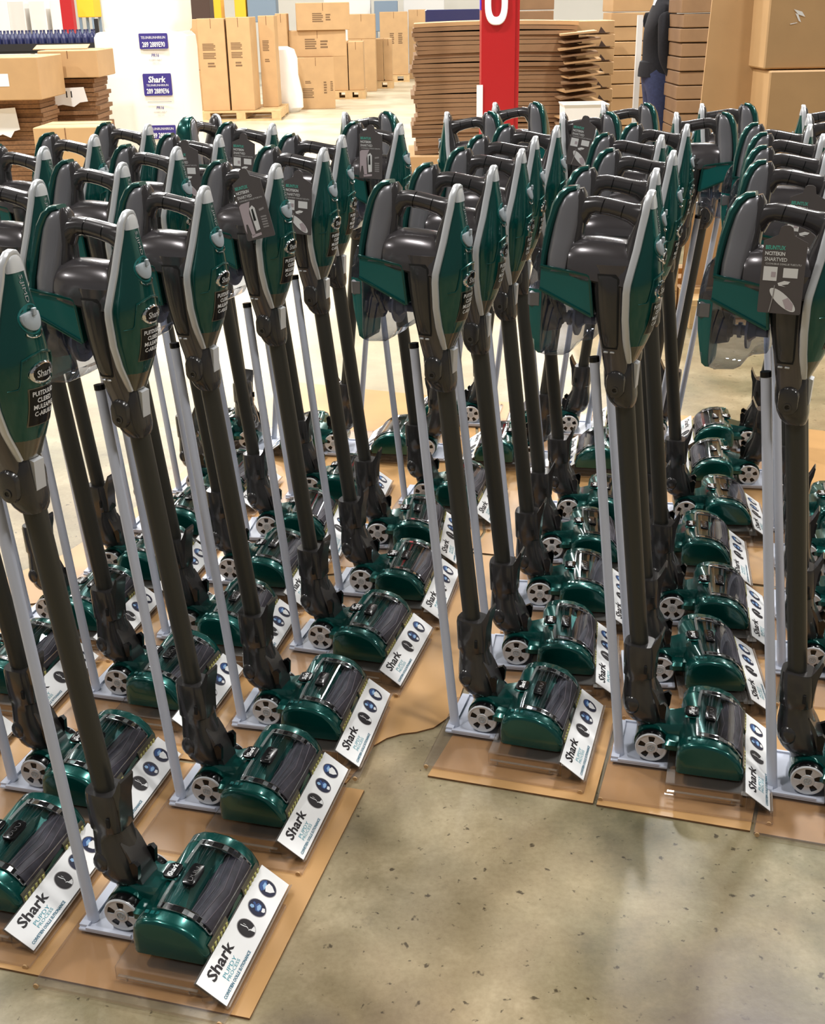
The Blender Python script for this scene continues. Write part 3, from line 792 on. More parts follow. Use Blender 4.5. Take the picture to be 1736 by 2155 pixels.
def build_stand():
    root = thing('display_stand', 'x', 'display stand')
    b = MB(); b.box(-.085, .226, -.186, .066, 0.0, .005, 0, None, 1)
    bp_ = part('base_plate', b, ['acrylic', 'acrylic_edge'], root, False)
    b = MB()
    for x, y in ((-.079, -.1875), (.219, -.1875)):
        b = MB(); b.cyl((x, .0025), 'y', .0042, y - .0015, y + .001, 14)
        part('corner_plug', b, 'kraft', bp_)
    # bent riser carrying the floor head: top sheet and two feet
    b = MB()
    prof = [(y - .012, z) for y, z in [(-.136, .0055), (-.133, .0055), (-.133, .0265), (-.130, .0275), (.110, .0275), (.113, .0265), (.113, .0055), (.116, .0055), (.116, .0285), (.114, .0303), (-.134, .0303), (-.136, .0285)]]
    b.loft([[(x, p[0], p[1]) for p in prof] for x in (.034, .172)], mi=0)
    for i in range(12):
        if i in (0, 6): b.m[i] = 1
    b.m[-1] = b.m[-2] = 1
    rz = part('head_riser', b, ['acrylic', 'acrylic_edge'], root, False)
    b = MB()
    for yy in (-.1475,):
        b.box(.038, .168, yy - .0022, yy + .0022, .0125, .0145)
        for x in (.052, .154): b.cyl((x, yy), 'z', .0016, .0052, .0150, 8)
    part('riser_lip', b, 'acrylic_edge', rz, False)
    # leaning rod with foot and cap
    b = MB()
    b.cbox(-.074, .034, -.070, .070, .0052, .0112, .0015)
    b.box(-.060, .018, -.071, -.066, .0110, .0150); b.box(-.060, .018, .066, .071, .0110, .0150)
    b.box(-.0735, -.058, -.066, .066, .0112, .0160)
    part('rod_foot', b, 'rod', root, False)
    b = MB(); b.sweep([(-.0590, -.0470, .011), (-.104, -.024, .40), (-.1468, -.003, .779)], [.0093, .0088, .0085], 16)
    rd = part('support_rod', b, 'rod', root)
    b = MB(); b.sweep([(-.1466, -.003, .777), (-.1476, -.0025, .786)], [.0092, .0092], 14)
    part('rod_cap', b, 'black', rd)
    # sign: clear slanted holder and printed card
    b = MB()
    q = [card_pt(-.004, -.002, -.0035), card_pt(1.004, -.002, -.0035), card_pt(1.004, CARD_W + .002, -.0035), card_pt(-.004, CARD_W + .002, -.0035)]
    b.loft([q, [p + N_ * .0025 for p in q]], mi=0)
    lo = [card_pt(-.004, -.002, -.003), card_pt(1.004, -.002, -.003)]
    b.loft([[lo[0], lo[1], lo[1] + N_ * .006, lo[0] + N_ * .006], [p - V_ * .0022 for p in [lo[0], lo[1], lo[1] + N_ * .006, lo[0] + N_ * .006]]], mi=1)
    # two feet under the slanted sheet
    for u in (.03, .97):
        t0, t1 = card_pt(u, .004, -.0035), card_pt(u, CARD_W - .006, -.0035)
        w_ = U_ * .0015
        b.loft([[t0 - w_, t1 - w_, Vector((t1.x, t1.y, .0052)) - w_, Vector((t0.x, t0.y, .0052)) - w_], [t0 + w_, t1 + w_, Vector((t1.x, t1.y, .0052)) + w_, Vector((t0.x, t0.y, .0052)) + w_]], mi=0)
    part('sign_holder', b, ['acrylic', 'acrylic_edge'], root, False)
    b = MB(); q = [card_pt(0, 0), card_pt(1, 0), card_pt(1, CARD_W), card_pt(0, CARD_W)]
    b.loft([[p - N_ * .0008 for p in q], q])
    cd_ = part('sign_card', b, 'white', root, False)
    t = MB(); add_text(t, 'Shark', lambda u, v: card_pt(.220 + u / CARD_L, .0405 + v, .0004), .0180, .076, bold=.028, shear=.05)
    part('sign_lettering', t, 'ink', cd_, False)
    t = MB()
    add_text(t, 'PUPDY', lambda u, v: card_pt(.225 + u / CARD_L, .0235 + v, .0004), .0062, .044, 0)
    add_text(t, 'PROCESS', lambda u, v: card_pt(.225 + u / CARD_L, .0165 + v, .0004), .0052, .044, 0)
    add_text(t, 'COIVETIEN OOLLE SUTIONANCE', lambda u, v: card_pt(.215 + u / CARD_L, .0075 + v, .0004), .0052, .098, 1, bold=.03)
    part('sign_small_print', t, ['teal_ink', 'blue_ink'], cd_, False)
    for k, uc in enumerate((.520, .695, .868)):
        b = MB(); r = .0158; vc = .029
        def pt(x, y, o): return card_pt(uc + x / CARD_L, vc + y, o)
        circ = lambda rr, o, n=28: [pt(rr * math.cos(q), rr * math.sin(q), o) for q in [2 * math.pi * i / n for i in range(n)]]
        b.quad(circ(r * 1.08, .0002), 1); b.quad(circ(r, .0004), 0)
        def pg(pts, mi, o=.0006): b.quad([pt(x * r, y * r, o) for x, y in pts], mi)
        if k == 0:
            pg([(.05, -.45), (.75, -.60), (.55, -.85), (.2, -.98)], 2)
            pg([(-.1, -.30), (.15, -.50), (.22, -.42), (-.02, -.24)], 2)
            pg([(-.02, .75), (.08, .3), (.2, .05), (.1, -.2), (.02, -.2), (.1, .05), (-.02, .3), (-.1, .7)], 2)
            pg([(.2, .5), (.26, .2), (.30, .2), (.26, .5)], 2)
        elif k == 1:
            pg([(-.35, .8), (-.05, .75), (.05, .45), (-.2, .3), (-.45, .5)], 3)
            pg([(.2, .65), (.45, .6), (.4, .35), (.1, .3)], 4)
            pg([(-.45, .05), (.1, .35), (.6, .1), (.6, -.25), (.1, -.5), (-.4, -.3)], 4)
            pg([(-.30, -.10), (.1, .1), (.5, -.05), (.45, -.3), (.05, -.35), (-.3, -.25)], 3, .0008)
            pg([(-.15, -.55), (.35, -.5), (.45, -.75), (.1, -.92), (-.1, -.8)], 2)
        else:
            pg([(-.8, .5), (-.55, .78), (-.1, .95), (.45, .85), (.8, .45), (.5, .25), (.0, .35), (-.4, .2)], 4)
            pg([(-.5, .25), (-.1, .6), (.5, .55), (.3, .2)], 3, .0008)
            pg([(-.55, .05), (.0, .3), (.65, .1), (.55, -.35), (.1, -.85), (-.35, -.45)], 2, .001)
        part('sign_icon', b, [('ink', 'navy_ink', 'navy_ink')[k], 'grey_ink', 'white_ink', 'sky_ink', 'royal_ink'], cd_, False)
    b = MB(); b.box(.170, .1905, -.118, -.070, .0052, .0060)
    part('paper_slip', b, 'white', root, False)
    return root


# ------------------------------------------------------------------ hang tag (hangs flat against a vacuum's flank)
def build_tag(kind):
    root = thing('hang_tag', 'x', 'tag')
    W2, H2 = .033, .062
    b = MB(); b.prism([(-W2 + .002, -H2), (W2 - .002, -H2), (W2, -H2 + .002), (W2, H2 - .012), (.012, H2 - .002), (.009, H2 + .010), (.004, H2 + .013), (-.004, H2 + .013), (-.009, H2 + .010), (-.012, H2 - .002), (-W2, H2 - .012), (-W2, -H2 + .002)], 'y', -.0006, .0006)
    part('tag_card', b, 'tag', root, False)
    fn = lambda cx, cz: (lambda u, v: (cx + u, -.0010, cz + v))
    t = MB()
    add_text(t, 'BEUNTUX', fn(-.014, .0405), .0065, .030, 0, .03)
    add_text(t, 'NCITEKIN', fn(-.014, .0315), .0060, .030, 1, .03)
    add_text(t, 'SNARTVED', fn(-.012, .0225), .0060, .034, 1, .01)
    add_text(t, 'CUONUBUE CONLUE TUECUTU', fn(.0, .0155), .0028, .054, 1)
    part('tag_lettering', t, ['mint_ink', 'white_ink'], root, False)
    b = MB()
    def pg(p, mi, y=-.0009): b.quad([(x, y, z) for x, z in p], mi)
    if kind == 0:
        pg([(-.031, .006), (-.026, .010), (-.004, .012), (-.008, .002), (-.012, -.010), (-.010, -.052), (-.018, -.054), (-.022, -.030), (-.026, -.030), (-.029, -.048), (-.031, -.040)], 0)
        pg([(-.009, -.001), (-.001, .004), (.004, -.002), (.004, -.044), (-.006, -.046)], 1, -.0011)
        pg([(-.005, -.004), (-.001, -.002), (.000, -.026), (-.006, -.026)], 2, -.0013)
        pg([(.012, -.006), (.024, -.004), (.024, -.008), (.012, -.010)], 3)
        for k in range(5): pg([(.012, -.020 - k * .005), (.025, -.020 - k * .005), (.025, -.023 - k * .005), (.012, -.023 - k * .005)], 3)
        pg([(-.020, -.052), (.004, -.050), (.004, -.055), (-.020, -.058)], 0)
    else:
        pg([(-.029, .011), (-.008, .011), (-.008, -.011), (-.029, -.011)], 1)
        pg([(-.017, .003), (-.010, .003), (-.010, -.005), (-.017, -.005)], 0, -.0011)
        pg([(.001, .010), (.023, .010), (.023, -.005), (.001, -.005)], 1)
        pg([(-.006, -.014), (.004, -.010), (.013, -.011), (.010, -.015), (.0, -.017), (.007, -.019), (-.004, -.018)], 1)
        el = [(.004 + .026 * math.cos(q) * .77 - .0088 * math.sin(q) * -.64, -.040 - .026 * math.cos(q) * .64 + .0088 * math.sin(q) * .77) for q in [2 * math.pi * k / 24 for k in range(24)]]
        pg(el, 1)
        pg([(.004, -.040), (.012, -.036), (.021, -.046), (.020, -.056), (.010, -.054)], 0, -.0011)
        path = [(-.014 + .004 * math.cos(q * .6), -.0011, -.018 - .014 * k) for k, q in enumerate((0, 1, 2, 3))]
        b.sweep(path, [.0009] * 4, 5, mi=3)
    part('tag_picture', b, ['pink_ink', 'white_ink', 'charcoal', 'grey_ink'], root, False)
    return root


def add_tie(root, dx, dz, H2=.075):
    """thin loop from the tag's hole up round the handle bar"""
    b = MB(); b.sweep([(0, .0012, H2 - .004), (dx * .5, .008, (H2 + dz) * .5), (dx, .022, dz), (dx, .040, dz + .004)], [.0007] * 4, 6, up=(1, 0, 0))
    part('tie_loop', b, 'black', root)


VAC = build_vacuum()
STAND = build_stand()
BASE_Z = .0042

ROWS = {
    'A': ("front left block's aisle row", [(-.453, 1.516, -22.4), (-.368, 1.834, -21.9), (-.289, 2.094, -20.1), (-.196, 2.397, -24), (-.117, 2.678, -20.1), (-.088, 2.963, -14), (.048, 3.245, -22)]),
    'B': ("front left block's middle row", [(-.77, 1.633, -22), (-.698, 1.896, -22), (-.616, 2.217, -22), (-.514, 2.468, -20), (-.454, 2.758, -19), (-.394, 3.025, -14), (-.293, 3.31, -17.7)]),
    'C': ("front left block's outer row", [(-1.05, 2.0, -21), (-.95, 2.28, -21), (-.86, 2.556, -21), (-.77, 2.81, -20), (-.72, 3.086, -19), (-.64, 3.365, -19)]),
    'P': ("right block's aisle row", [(.149, 2.052, -24.5), (.232, 2.314, -17), (.312, 2.591, -16), (.368, 2.853, -13), (.448, 3.105, -17.5)]),
    'Q': ("right block's second row", [(.462, 1.945, -22.5), (.527, 2.231, -14), (.616, 2.505, -19), (.656, 2.825, -19), (.771, 3.078, -16)]),
    'U': ("right block's third row", [(.727, 1.831, -25), (.866, 2.26, -19), (.938, 2.51, -19), (1.015, 2.78, -19), (1.06, 3.017, -19)]),
    'R': ("nearer row of left-facing vacuums", [(-.53, 3.74, 162), (-.243, 3.69, 162), (.057, 3.63, 162), (.384, 3.545, 162), (.69, 3.47, 162), (1.02, 3.345, 162)]),
    'S': ("farther row of left-facing vacuums", [(.22, 3.96, 162), (.545, 3.84, 162), (.83, 3.765, 162), (1.10, 3.65, 162)]),
}
ORD = ['nearest', 'second', 'third', 'fourth', 'fifth', 'sixth', 'seventh']
LORD = ['leftmost', 'second from left', 'third from left', 'fourth from left', 'fifth from left', 'rightmost']
UNIT = {}
first = True
for key, (rowname, spots) in ROWS.items():
    for i, (x, y, h) in enumerate(spots):
        v = VAC if first else copy_tree(VAC)
        s = STAND if first else copy_tree(STAND)
        first = False
        for o in (v, s):
            o.location = (x, y, BASE_Z); o.rotation_euler = (0, 0, math.radians(h + TWIST))
        where = (f"{LORD[i]} in the {rowname}" if key == 'R' else (f"{LORD[i] if i < 3 else 'rightmost'} in the {rowname}" if key == 'S' else f"{ORD[i]} in the {rowname}"))
        v['label'] = f"green and grey stick vacuum, {where}"
        s['label'] = f"clear stand with white sign, {where}"
        v['category'] = 'vacuum cleaner'; s['category'] = 'display stand'
        v['group'] = 'stick vacuums on display'; s['group'] = 'display stands under the vacuums'
        UNIT[f'{key}{i}'] = v

# the leftmost left-facing vacuum has its upper half swivelled so its teal back shows
for o in UNIT['R0'].children:
    n = o.name.split('.')[0]
    if n not in LOWER_HEAD + ('axle_housing', 'wheel', 'swivel_neck'): o.rotation_euler = (0, 0, math.radians(62 - 162 - TWIST))

TAGA = build_tag(0); TAGB = build_tag(1)
used = {0: False, 1: False}
for k, kind, lx, lz, tilt, lab in (
        ('A3', 0, -.091, .990, 14, "grey hang tag tilted across the fourth vacuum of the left aisle row"),
        ('A6', 0, -.128, .992, -2, "grey hang tag on the seventh vacuum of the left aisle row"),
        ('A4', 1, -.109, .950, -4, "grey hang tag on the fifth vacuum of the left aisle row"),
        ('B5', 1, -.134, .985, 0, "grey hang tag on sixth vacuum of the left block's middle row"),
        ('B6', 1, -.132, .972, -4, "grey hang tag on the farthest vacuum of the left block's middle row"),
        ('R3', 1, -.132, .989, 10, "grey hang tag on the fourth left-facing vacuum"),
        ('U0', 1, -.131, .955, 0, "large bright grey hang tag on the nearest vacuum at the right edge"),
        ('U1', 1, -.110, .958, -4, "grey hang tag behind the handle of the nearest right edge vacuum")):
    src = TAGA if kind == 0 else TAGB
    t = src if not used[kind] else copy_tree(src)
    used[kind] = True
    v = UNIT[k]; h = v.rotation_euler[2] - math.radians(TWIST)
    side = -.0605
    if k == 'R3':
        loc = Matrix.Rotation(h, 4, 'Z') @ Vector((lx, .0605, 0)); t.rotation_euler = (0, math.radians(tilt), h + math.pi)
    else:
        loc = Matrix.Rotation(h, 4, 'Z') @ Vector((lx, side, 0)); t.rotation_euler = (0, math.radians(-tilt), h)
    t.location = (v.location.x + loc.x, v.location.y + loc.y, BASE_Z + lz)
    tag(t, lab, 'tag', 'hang tags on the vacuums')

# ------------------------------------------------------------------ cardboard sheets on the floor
def sheet(name, poly, label, th=.0035):
    b = MB(); b.prism(poly, 'z', .0004, th + .0004)
    b.m = [0 if i >= len(poly) else 1 for i in range(len(b.m))]
    tag(part(name, b, ['kraft_floor', 'kraft_edge'], smooth=False), label, 'cardboard sheet', 'cardboard sheets under the displays')


sheet('cardboard_sheet', [(-1.35, 1.59), (-.25, 1.29), (-.10, 1.83), (-.62, 1.975), (-1.20, 2.13)], 'flat cardboard sheet at bottom left under the nearest vacuum')
sheet('cardboard_sheet', [(-1.21, 2.145), (-.62, 1.985), (-.135, 1.853), (-.125, 1.875), (-.10, 1.93), (-.085, 1.975), (-.06, 2.00), (-.03, 2.015), (.0, 2.02), (.035, 2.035), (.065, 2.07), (.085, 2.11), (.105, 2.20), (.132, 2.80), (-.5, 2.69), (-1.24, 2.545)], 'cardboard sheet with a torn dark edge between the two blocks')
sheet('cardboard_sheet', [(-1.24, 2.56), (-.5, 2.705), (.137, 2.815), (.195, 3.0), (.235, 4.21), (-.01, 4.30), (-.46, 4.48), (-.63, 3.95), (-.74, 3.47), (-.85, 3.14), (-.95, 2.90)], 'far cardboard sheet under the back of the left block')
sheet('cardboard_sheet', [(.02, 1.872), (.321, 1.778), (.62, 2.72), (.155, 2.86), (.117, 2.12)], "cardboard sheet under the right block's aisle row")
sheet('cardboard_sheet', [(.327, 1.774), (.586, 1.692), (.95, 2.61), (.627, 2.715)], "cardboard sheet under the right block's second row")
sheet('cardboard_sheet', [(.592, 1.688), (1.0, 1.56), (1.42, 2.40), (.957, 2.605)], "cardboard sheet at the right edge under the third row")
sheet('cardboard_sheet', [(.16, 2.872), (.625, 2.733), (.955, 2.622), (1.425, 2.415), (1.85, 3.6), (1.41, 3.79), (1.03, 3.96), (.245, 4.21), (.203, 3.0)], 'far cardboard sheet under the back of the right block')

# ------------------------------------------------------------------ warehouse stock behind
def carton(label, x0, x1, y0, y1, z0, z1, m='kraft', prints=(), group=None, rz=0.0, name='carton', tape=True, seam=True):
    cx, cy = (x0 + x1) / 2, (y0 + y1) / 2
    root = thing(name, label, 'carton', (cx, cy, z0), rz, group)
    hx, hy, H = (x1 - x0) / 2, (y1 - y0) / 2, z1 - z0
    c = min(.006, H * .05)
    b = MB(); b.cbox(-hx, hx, -hy, hy, 0, H, c)
    part('carton_body', b, m, root, False)
    if seam:
        b = MB(); b.box(-hx + .004, hx - .004, -.004, .004, H - .001, H + .0012); b.box(-.004, .004, -hy - .0012, -hy + .001, H - min(.12, H * .3), H - .004)
        part('flap_seam', b, 'kraft_edge', root, False)
    for (u0, u1, w0, w1, rows) in prints:
        b = MB(); n = rows
        for k in range(n):
            za = H * (w0 + (w1 - w0) * k / n); zb = H * (w0 + (w1 - w0) * (k + .62) / n)
            xa, xb = -hx + 2 * hx * u0, -hx + 2 * hx * u1
            if k % 3 == 1: xb -= (xb - xa) * .12
            b.box(xa, xb, -hy - .0014, -hy + .001, za, zb)
        part('printed_lines', b, 'kraft_print', root, False)
    return root


def pallet(label, x0, x1, y0, y1, z0=0.0, h=.13, rz=0.0, group=None):
    cx, cy = (x0 + x1) / 2, (y0 + y1) / 2
    root = thing('pallet', label, 'pallet', (cx, cy, z0), rz, group)
    hx, hy = (x1 - x0) / 2, (y1 - y0) / 2
    t = h * .18
    top = MB(); top.box(-hx, hx, -.048, .048, h - t, h); tm = top.mesh('deck_board', 'wood', False)
    n = max(4, int(2 * hy / .16))
    for k in range(n):
        o = link('deck_board', tm, root, loc=(0, -hy + .05 + (2 * hy - .1) * k / (n - 1), 0))
    bot = MB(); bot.box(-hx, hx, -.048, .048, 0, t); bm_ = bot.mesh('bottom_board', 'wood', False)
    for y in (-hy + .05, 0, hy - .05): link('bottom_board', bm_, root, loc=(0, y, 0))
    bl = MB(); bl.box(-.06, .06, -hy, hy, t, h - t); blm = bl.mesh('stringer', 'wood', False)
    for x in (-hx + .06, 0, hx - .06): link('stringer', blm, root, loc=(x, 0, 0))
    return root


PR = ((.15, .62, .66, .74, 5), (.15, .62, .57, .64, 4), (.30, .58, .48, .54, 2))
G1 = 'tall cartons on the far pallet'
pallet('low wooden pallet under the tall cartons at upper left', -2.72, -1.66, 16.55, 17.75)
carton('tall carton, front left of the group on the far pallet', -2.69, -2.335, 16.6, 16.98, .131, 1.27, prints=PR, group=G1)
carton('tall carton at the front corner of the far pallet group', -2.30, -1.99, 16.6, 17.1, .131, 1.28, prints=PR, group=G1, rz=-.05)
carton('tall carton behind the corner one on the far pallet', -1.955, -1.74, 17.15, 17.6, .131, 1.29, prints=((.2, .6, .62, .74, 7), (.3, .6, .5, .54, 2)), group=G1)
carton('narrow tall carton at far right of the pallet group', -1.84, -1.68, 18.3, 18.7, 0, 1.31, group=G1)
carton('upper carton beside the white wrapped load', -3.02, -2.715, 17.2, 17.6, .62, 1.26, prints=PR[:2], group=G1)
carton('lower carton beside the white wrapped load', -2.98, -2.70, 17.2, 17.6, 0, .618, group=G1)
for k, (px, py, rz) in enumerate(((-2.68, 15.6, .2), (-2.5, 15.9, -.3), (-2.62, 15.8, .5))):
    b = MB(); b.box(-.16, .16, -.2, .2, 0, .02)
    tag(part('cardboard_scrap', b, 'kraft', smooth=False, loc=(px, py, .001 + .022 * k), rot=(0, 0, rz)), ['bottom', 'middle', 'top'][k] + ' loose cardboard scrap lying by the far pallet', 'cardboard', 'scraps by the far pallet')
# three stacked cartons
G2 = 'stack of three cartons'
carton('bottom upright carton of the stack of three', -1.60, -1.06, 18.4, 18.95, 0, .715, prints=((.12, .42, .22, .42, 6), (.2, .36, .50, .56, 2), (.70, .78, .3, .55, 5), (.88, .95, .35, .55, 5)), group=G2, rz=.12)
carton('middle carton of the stack of three', -1.69, -.86, 18.5, 18.95, .717, 1.075, prints=((.28, .48, .3, .72, 5), (.55, .68, .33, .66, 3)), group=G2, rz=.06)
carton('top carton of the stack of three', -1.57, -.80, 18.45, 18.95, 1.077, 1.445, prints=((.30, .50, .3, .65, 5), (.55, .64, .35, .62, 3)), group=G2, rz=.09)
# white bag
b = MB()
b.loft([sring(-.0 + dx, 0, a, a * .8, z, 18, 2.2) for z, a, dx in ((0, .16, 0), (.06, .22, .01), (.25, .23, 0), (.5, .2, -.02), (.72, .21, -.03), (.84, .19, -.05), (.88, .08, -.03))])
tag(part('plastic_bag', b, 'bag', loc=(-1.70, 18.0, 0)), 'crumpled white plastic bag between the carton groups', 'bag')
# cartons running back
G3 = 'cartons in the receding row'
for (x0, x1, y0, y1, z0, z1, lab) in (
        (-1.17, -.92, 20.4, 20.9, .132, .88, 'left low carton of the receding row'),
        (-.905, -.66, 20.4, 21.0, .132, .87, 'second low carton of the receding row'),
        (-.73, -.38, 23.0, 23.5, .132, .85, 'carton in the middle of the receding row'),
        (-.365, -.22, 23.0, 23.6, .132, .85, 'narrow carton in the middle of the receding row'),
        (-.47, .08, 25.0, 25.6, .132, 1.29, 'tall printed carton at the end of the receding row'),
        (.10, .46, 26.0, 26.5, 0, 1.32, 'last tall carton beside the flattened stack'),
        (-.98, -.50, 22.2, 22.8, .87, 1.27, 'upper carton over the receding row')):
    carton(lab, x0, x1, y0, y1, z0, z1, prints=((.35, .5, .5, .68, 6), (.65, .8, .5, .68, 6)) if 'tall printed' in lab else (), group=G3)
carton('support carton under the upper one of the receding row', -.98, -.50, 22.2, 22.8, 0, .868, group=G3)
pallet('pallet under the low cartons of the receding row', -1.19, -.64, 20.35, 21.1)
pallet('pallet in the middle of the receding row', -.75, -.20, 22.95, 23.7)
pallet('last pallet of the receding row', -.5, .1, 24.95, 25.7)

# left piles: flattened cartons with cartons on top
def flat_pile(prefix, cat_label, x0, x1, y0, y1, z0, z1, n, group, jit=.02, mats=('kraft_dark', 'kraft_edge')):
    t = (z1 - z0) / n
    for k in range(n):
        b = MB(); a = (x1 - x0) / 2; d = (y1 - y0) / 2
        b.box(-a, a, -d, d, 0, t * .90, 0, None, 1)
        o = part(prefix, b, list(mats), smooth=False, loc=((x0 + x1) / 2 + rnd.uniform(-jit, jit), (y0 + y1) / 2 + rnd.uniform(-jit, jit), z0 + k * t), rot=(rnd.uniform(-.004, .004), rnd.uniform(-.004, .004), rnd.uniform(-.03, .03)))
        tag(o, f'{nth(n - k)} from the top: {cat_label}', 'cardboard', group)


flat_pile('flattened_carton', 'brown flattened carton in the pile at the left edge', -3.55, -2.84, 9.75, 10.2, .002, .745, 22, 'flattened cartons at the left edge')
flat_pile('flattened_carton', 'brown flattened carton in the pile beside the white wrapped load', -3.02, -2.57, 10.4, 10.9, .002, .86, 24, 'flattened cartons by the white load')
carton('carton with a white label on top of the left edge pile', -3.52, -2.76, 9.5, 10.2, .755, 1.06, seam=True)
b = MB(); b.box(-.04, .04, -.001, .001, -.045, .045)
tag(part('white_label', b, 'white', smooth=False, loc=(-3.03, 9.497, .90)), 'white square label on the left edge carton', 'label')
carton('open carton with raised flap on the second pile', -2.98, -2.50, 10.3, 10.9, .87, 1.08, tape=False)
b = MB(); b.box(-.22, .22, -.003, .003, 0, .2)
tag(part('carton_flap', b, 'kraft', smooth=False, loc=(-2.86, 10.55, 1.085), rot=(math.radians(-82), 0, .1)), 'loose cardboard flap lying over the second pile', 'cardboard')
for (px, py, pz, a, h, lab) in ((-2.78, 10.36, .72, .15, .075, 'white paper note stuck to the second brown pile'), (-3.12, 9.70, .58, .10, .11, 'white paper sheet hanging on the left edge pile')):
    r = thing('paper_note', lab, 'paper', (px, py, pz))
    b = MB(); b.prism([(-a, -h), (-a * .4, -h * .8), (.2 * a, -h * 1.05), (a * .55, -h * .6), (a, -h * .5), (a * .85, h), (-a * .8, h * .9)], 'y', -.001, .001)
    part('paper_sheet', b, 'white', r, False)
    if 'second' in lab:
        t = MB(); add_text(t, 'I1', lambda u, v: (u, -.0016, v + .02), .05, .05)
        part('note_lettering', t, 'ink', r, False)
carton('low tan carton in front of the brown piles', -2.62, -2.17, 8.7, 9.2, 0, .62)

# navy bottle rack
rk = thing('bottle_rack', 'black rack carrying two rows of navy bottles at upper left', 'rack', (-4.2, 14.2, 0))
b = MB()
for x in (-.95, .85):
    for y in (-.25, .25): b.box(x - .02, x + .02, y - .02, y + .02, 0, 1.30)
part('rack_posts', b, 'rack_black', rk, False)
b = MB(); b.box(-.97, .87, -.27, .27, .96, .985); part('rack_shelf', b, 'rack_black', rk, False)
b = MB(); b.box(-.97, .87, -.29, -.27, .985, 1.06); part('rack_front_rail', b, 'rack_black', rk, False)
bm_ = MB(); bm_.loft([sring(0, 0, r, r, z, 14, 2) for z, r in ((0, .030), (.02, .036), (.12, .036), (.16, .026), (.18, .014), (.21, .014))])
btl = bm_.mesh('bottle', 'navy_gloss')
for k in range(22):
    for j in range(2):
        tag(link('bottle', btl, loc=(-5.1 + k * .08, 14.0 + j * .12, .986 + .0)), f"{nth(k + 1)} navy bottle from the left, {('front', 'back')[j]} line of the black rack", 'bottle', 'navy bottles in the rack')

# white wrapped load
ld = thing('wrapped_load', 'tall white film wrapped load with indigo labels', 'wrapped load', (-2.395, 11.9, 0))
b = MB()
b.loft([sring(dx, 0, a, .42, z, 40, 5) for z, a, dx in ((.0, .37, .03), (.2, .385, .03), (.5, .41, .012), (.8, .425, -.005), (1.05, .435, -.012), (1.15, .43, -.015), (1.185, .40, -.02), (1.195, .37, -.02))])
part('lower_bale', b, 'wrap', ld)
b = MB()
b.loft([sring(dx, 0, a, .40, z, 40, 5) for z, a, dx in ((1.19, .345, .02), (1.215, .365, .022), (1.3, .37, .025), (1.5, .372, .025), (1.66, .37, .025), (1.69, .34, .025))])
part('upper_bale', b, 'wrap', ld)
for zc, h, words_ in ((.745, .19, True), (1.115, .13, False), (.33, .12, False)):
    b = MB(); b.loft([[(.135 + sx * .128, -.43 - .004, zc + sz * h / 2) for sx, sz in ((-1, -.9), (-.96, -1), (.96, -1), (1, -.9), (1, .9), (.96, 1), (-.96, 1), (-1, .9))], [(.135 + sx * .128, -.40, zc + sz * h / 2) for sx, sz in ((-1, -.9), (-.96, -1), (.96, -1), (1, -.9), (1, .9), (.96, 1), (-.96, 1), (-1, .9))]])
    lb = part('indigo_label', b, 'purple_ink', ld, False)
    t = MB()
    if words_:
        add_text(t, 'Shark', lambda u, v: (.135 + u, -.4365, zc + .045 + v), .055, .16, bold=.03, shear=.15)
        add_text(t, 'TEUINRUNHIRIUN', lambda u, v: (.135 + u, -.4365, zc - .005 + v), .018, .20)
        add_text(t, '289 2889E96', lambda u, v: (.135 + u, -.4365, zc - .055 + v), .045, .205, bold=.02)
    else:
        add_text(t, '289 2889E90', lambda u, v: (.135 + u, -.4365, zc - .028 + v), .045, .205, bold=.02)
        add_text(t, 'TEUINRUNHIRIUN', lambda u, v: (.135 + u, -.4365, zc + .03 + v), .022, .22)
    part('label_lettering', t, 'white_ink', lb, False)
t = MB()
for zc in (.535, .985):
    add_text(t, 'PR16', lambda u, v: (.14 + u, -.4325, zc + .01 + v), .028, .068, 0, .02, .15)
    add_text(t, 'HUINRT UNIRIIT', lambda u, v: (.14 + u, -.4325, zc - .03 + v), .015, .12, 1)
    add_text(t, 'UNR TUN', lambda u, v: (.14 + u, -.4325, zc - .055 + v), .011, .06, 1)
    b0 = len(t.v); t.box(.03, .25, -.4335, -.4315, zc + .058, zc + .063, 1)
part('film_lettering', t, ['purple_ink', 'grey_ink'], ld, False)

# stack of flattened cartons behind the red column
carton('wide low carton beneath the flattened carton stack', .02, 1.44, 9.2, 10.0, 0, .325, seam=False)
NS = 30
for k in range(NS):
    z0 = .327 + k * (.92 / NS); t = .92 / NS
    dx = .02 * math.sin(k * .9) + rnd.uniform(-.012, .012) + (.03 if k in (11, 12, 25, 26) else 0)
    b = MB(); rows = []
    droop = .012 if k % 7 < 3 else .004
    for i in range(9):
        u = i / 8; x = -.60 + 1.2 * u
        sag = droop * (2 * u - 1) ** 2
        rows.append([(x, -.36, -sag), (x, .36, -sag), (x, .36, t * .88 - sag), (x, -.36, t * .88 - sag)])
    b.loft(rows)
    o = part('flattened_carton', b, 'kraft_dark' if k < NS - 1 else 'kraft', smooth=False, loc=(.665 + dx, 9.64 + rnd.uniform(-.015, .015), z0 + droop), rot=(0, 0, rnd.uniform(-.012, .012)))
    tag(o, f'{nth(NS - k)} wide flattened carton from the top of the stack behind the red column', 'cardboard', 'flattened cartons behind the red column')
